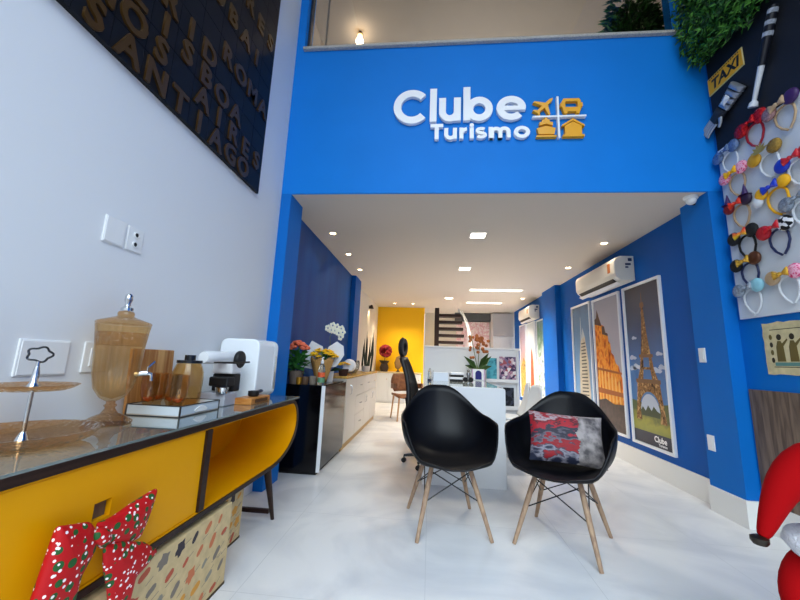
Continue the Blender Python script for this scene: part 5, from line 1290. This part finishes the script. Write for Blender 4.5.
sp = [(-1.25, 4.03, 'nearest left-row round ceiling downlight'), (-1.255, 4.89, 'middle left-row round ceiling downlight'), (-1.26, 5.78, 'farthest left-row round ceiling downlight'),
      (2.14, 4.33, 'right-row round ceiling downlight in front of the near air conditioner'), (2.14, 5.48, 'right-row round ceiling downlight beyond the first'), (2.14, 8.2, 'right-row round ceiling downlight above far posters'),
      (-1.0, 9.3, 'left added round downlight brightening the yellow wall'), (-.5, 9.3, 'right added round downlight brightening the yellow wall')]  # last two are added lamps that brighten the yellow wall
for x, y, lb in sp:
    t = thing('ceiling_downlight', lb, 'ceiling light', (x, y, ZC), 0, 'round ceiling downlights')
    MB().lathe([(.052, -.001), (.052, -.007), (.038, -.009), (.034, -.002)], seg=24).build('trim_ring', WHITE_PL, t, smooth=30)
    MB().lathe([(.033, -.001), (.033, -.005), (.0, -.005)], seg=20).build('lens', SPOTM, t)
    light('downlight_lamp', 'SPOT', (x, y, ZC-.015), 7 if y < 8 else (15 if x > 0 else 70), WARM, .03, (0, 0, 0), None, rad(110), .7)
for i, (x0, x1, y, lb) in enumerate(((.8, 1.9, 7.3, 'nearer long recessed ceiling light strip at right rear'), (.9, 1.8, 8.9, 'farther long recessed ceiling light strip at right rear'))):
    t = thing('ceiling_strip_light', lb, 'ceiling light', ((x0+x1)/2, y, ZC), 0, 'long ceiling strips')
    w = (x1-x0)/2
    MB().ring([(-w, -.12), (w, -.12), (w, .12), (-w, .12)], [(-w+.015, -.105), (w-.015, -.105), (w-.015, .105), (-w+.015, .105)], -.008, -.001, 'xy').build('frame', WHITE_PL, t)
    MB().box(-w+.015, w-.015, -.105, .105, -.005, -.001).build('diffuser', M('strip_panel', '#FFF6E8', emit='#FFF1DC', es=2.2), t)
    light('strip_lamp', 'AREA', ((x0+x1)/2, y, ZC-.012), 75, WARM2, 1.0, (0, 0, 0), .2, spread=rad(115))
light('wall_lamp_light', 'SPOT', (-1.5, 8.5, 2.38), 12, (1, .75, .4), .02, (0, 0, 0), None, rad(80), .3)
t = thing('mezzanine_bulb', 'small glowing bulb on the upper floor ceiling behind glass', 'ceiling light', (-1.03, 3.87, 5.45))
MB().tube([(0, 0, 0), (0, 0, -.04)], .02, 10).build('holder', M('dark_metal', '#3A342C'), t)
MB().ball((0, 0, -.07), .035, 14).build('bulb', M('warm_bulb_upper', '#FFE2B0', emit='#FFC870', es=14), t, smooth=True)
light('mezzanine_lamp', 'POINT', (-1.03, 3.87, 5.3), 5, (1, .85, .65), .05)
light('mezzanine_fill', 'AREA', (.6, 5.4, 3.2), 130, (1, .96, .9), 1.5, (pi, 0, 0))  # added fill without a fixture, shines up to brighten the mezzanine ceiling
# daylight
wd = bpy.data.worlds.new('daylight'); SC.world = wd; wd.use_nodes = True
nt = wd.node_tree; bg = nt.nodes['Background']; bg.inputs['Strength'].default_value = 6.8
tc = nt.nodes.new('ShaderNodeTexCoord'); sp = nt.nodes.new('ShaderNodeSeparateXYZ'); rp_ = nt.nodes.new('ShaderNodeValToRGB')
nt.links.new(tc.outputs['Generated'], sp.inputs[0])
mr = nt.nodes.new('ShaderNodeMapRange'); mr.inputs['From Min'].default_value = -.5; mr.inputs['From Max'].default_value = .7
nt.links.new(sp.outputs['Z'], mr.inputs['Value']); nt.links.new(mr.outputs['Result'], rp_.inputs['Fac']); nt.links.new(rp_.outputs['Color'], bg.inputs['Color'])
e = rp_.color_ramp.elements
e[0].position = .0; e[0].color = (.07, .07, .07, 1); e[1].position = .85; e[1].color = (.79, .92, 1.0, 1)
for p_, c_ in ((.40, (.07, .075, .08, 1)), (.44, (.10, .11, .12, 1)), (.6, (.18, .2, .23, 1)), (.72, (.52, .59, .66, 1))):
    k = e.new(p_); k.color = c_
p = light('shopfront_portal', 'AREA', (.5, YO-.02, ZH/2), 1, (1, 1, 1), 4.0, (pi/2, 0, 0), ZH)
try: p.data.cycles.is_portal = True
except Exception: bpy.data.objects.remove(p)

vs = SC.view_settings
SC.display_settings.display_device = 'sRGB'
vs.view_transform = 'Standard'; vs.look = 'None'; vs.gamma = 1; vs.use_curve_mapping = False; vs.exposure = 0
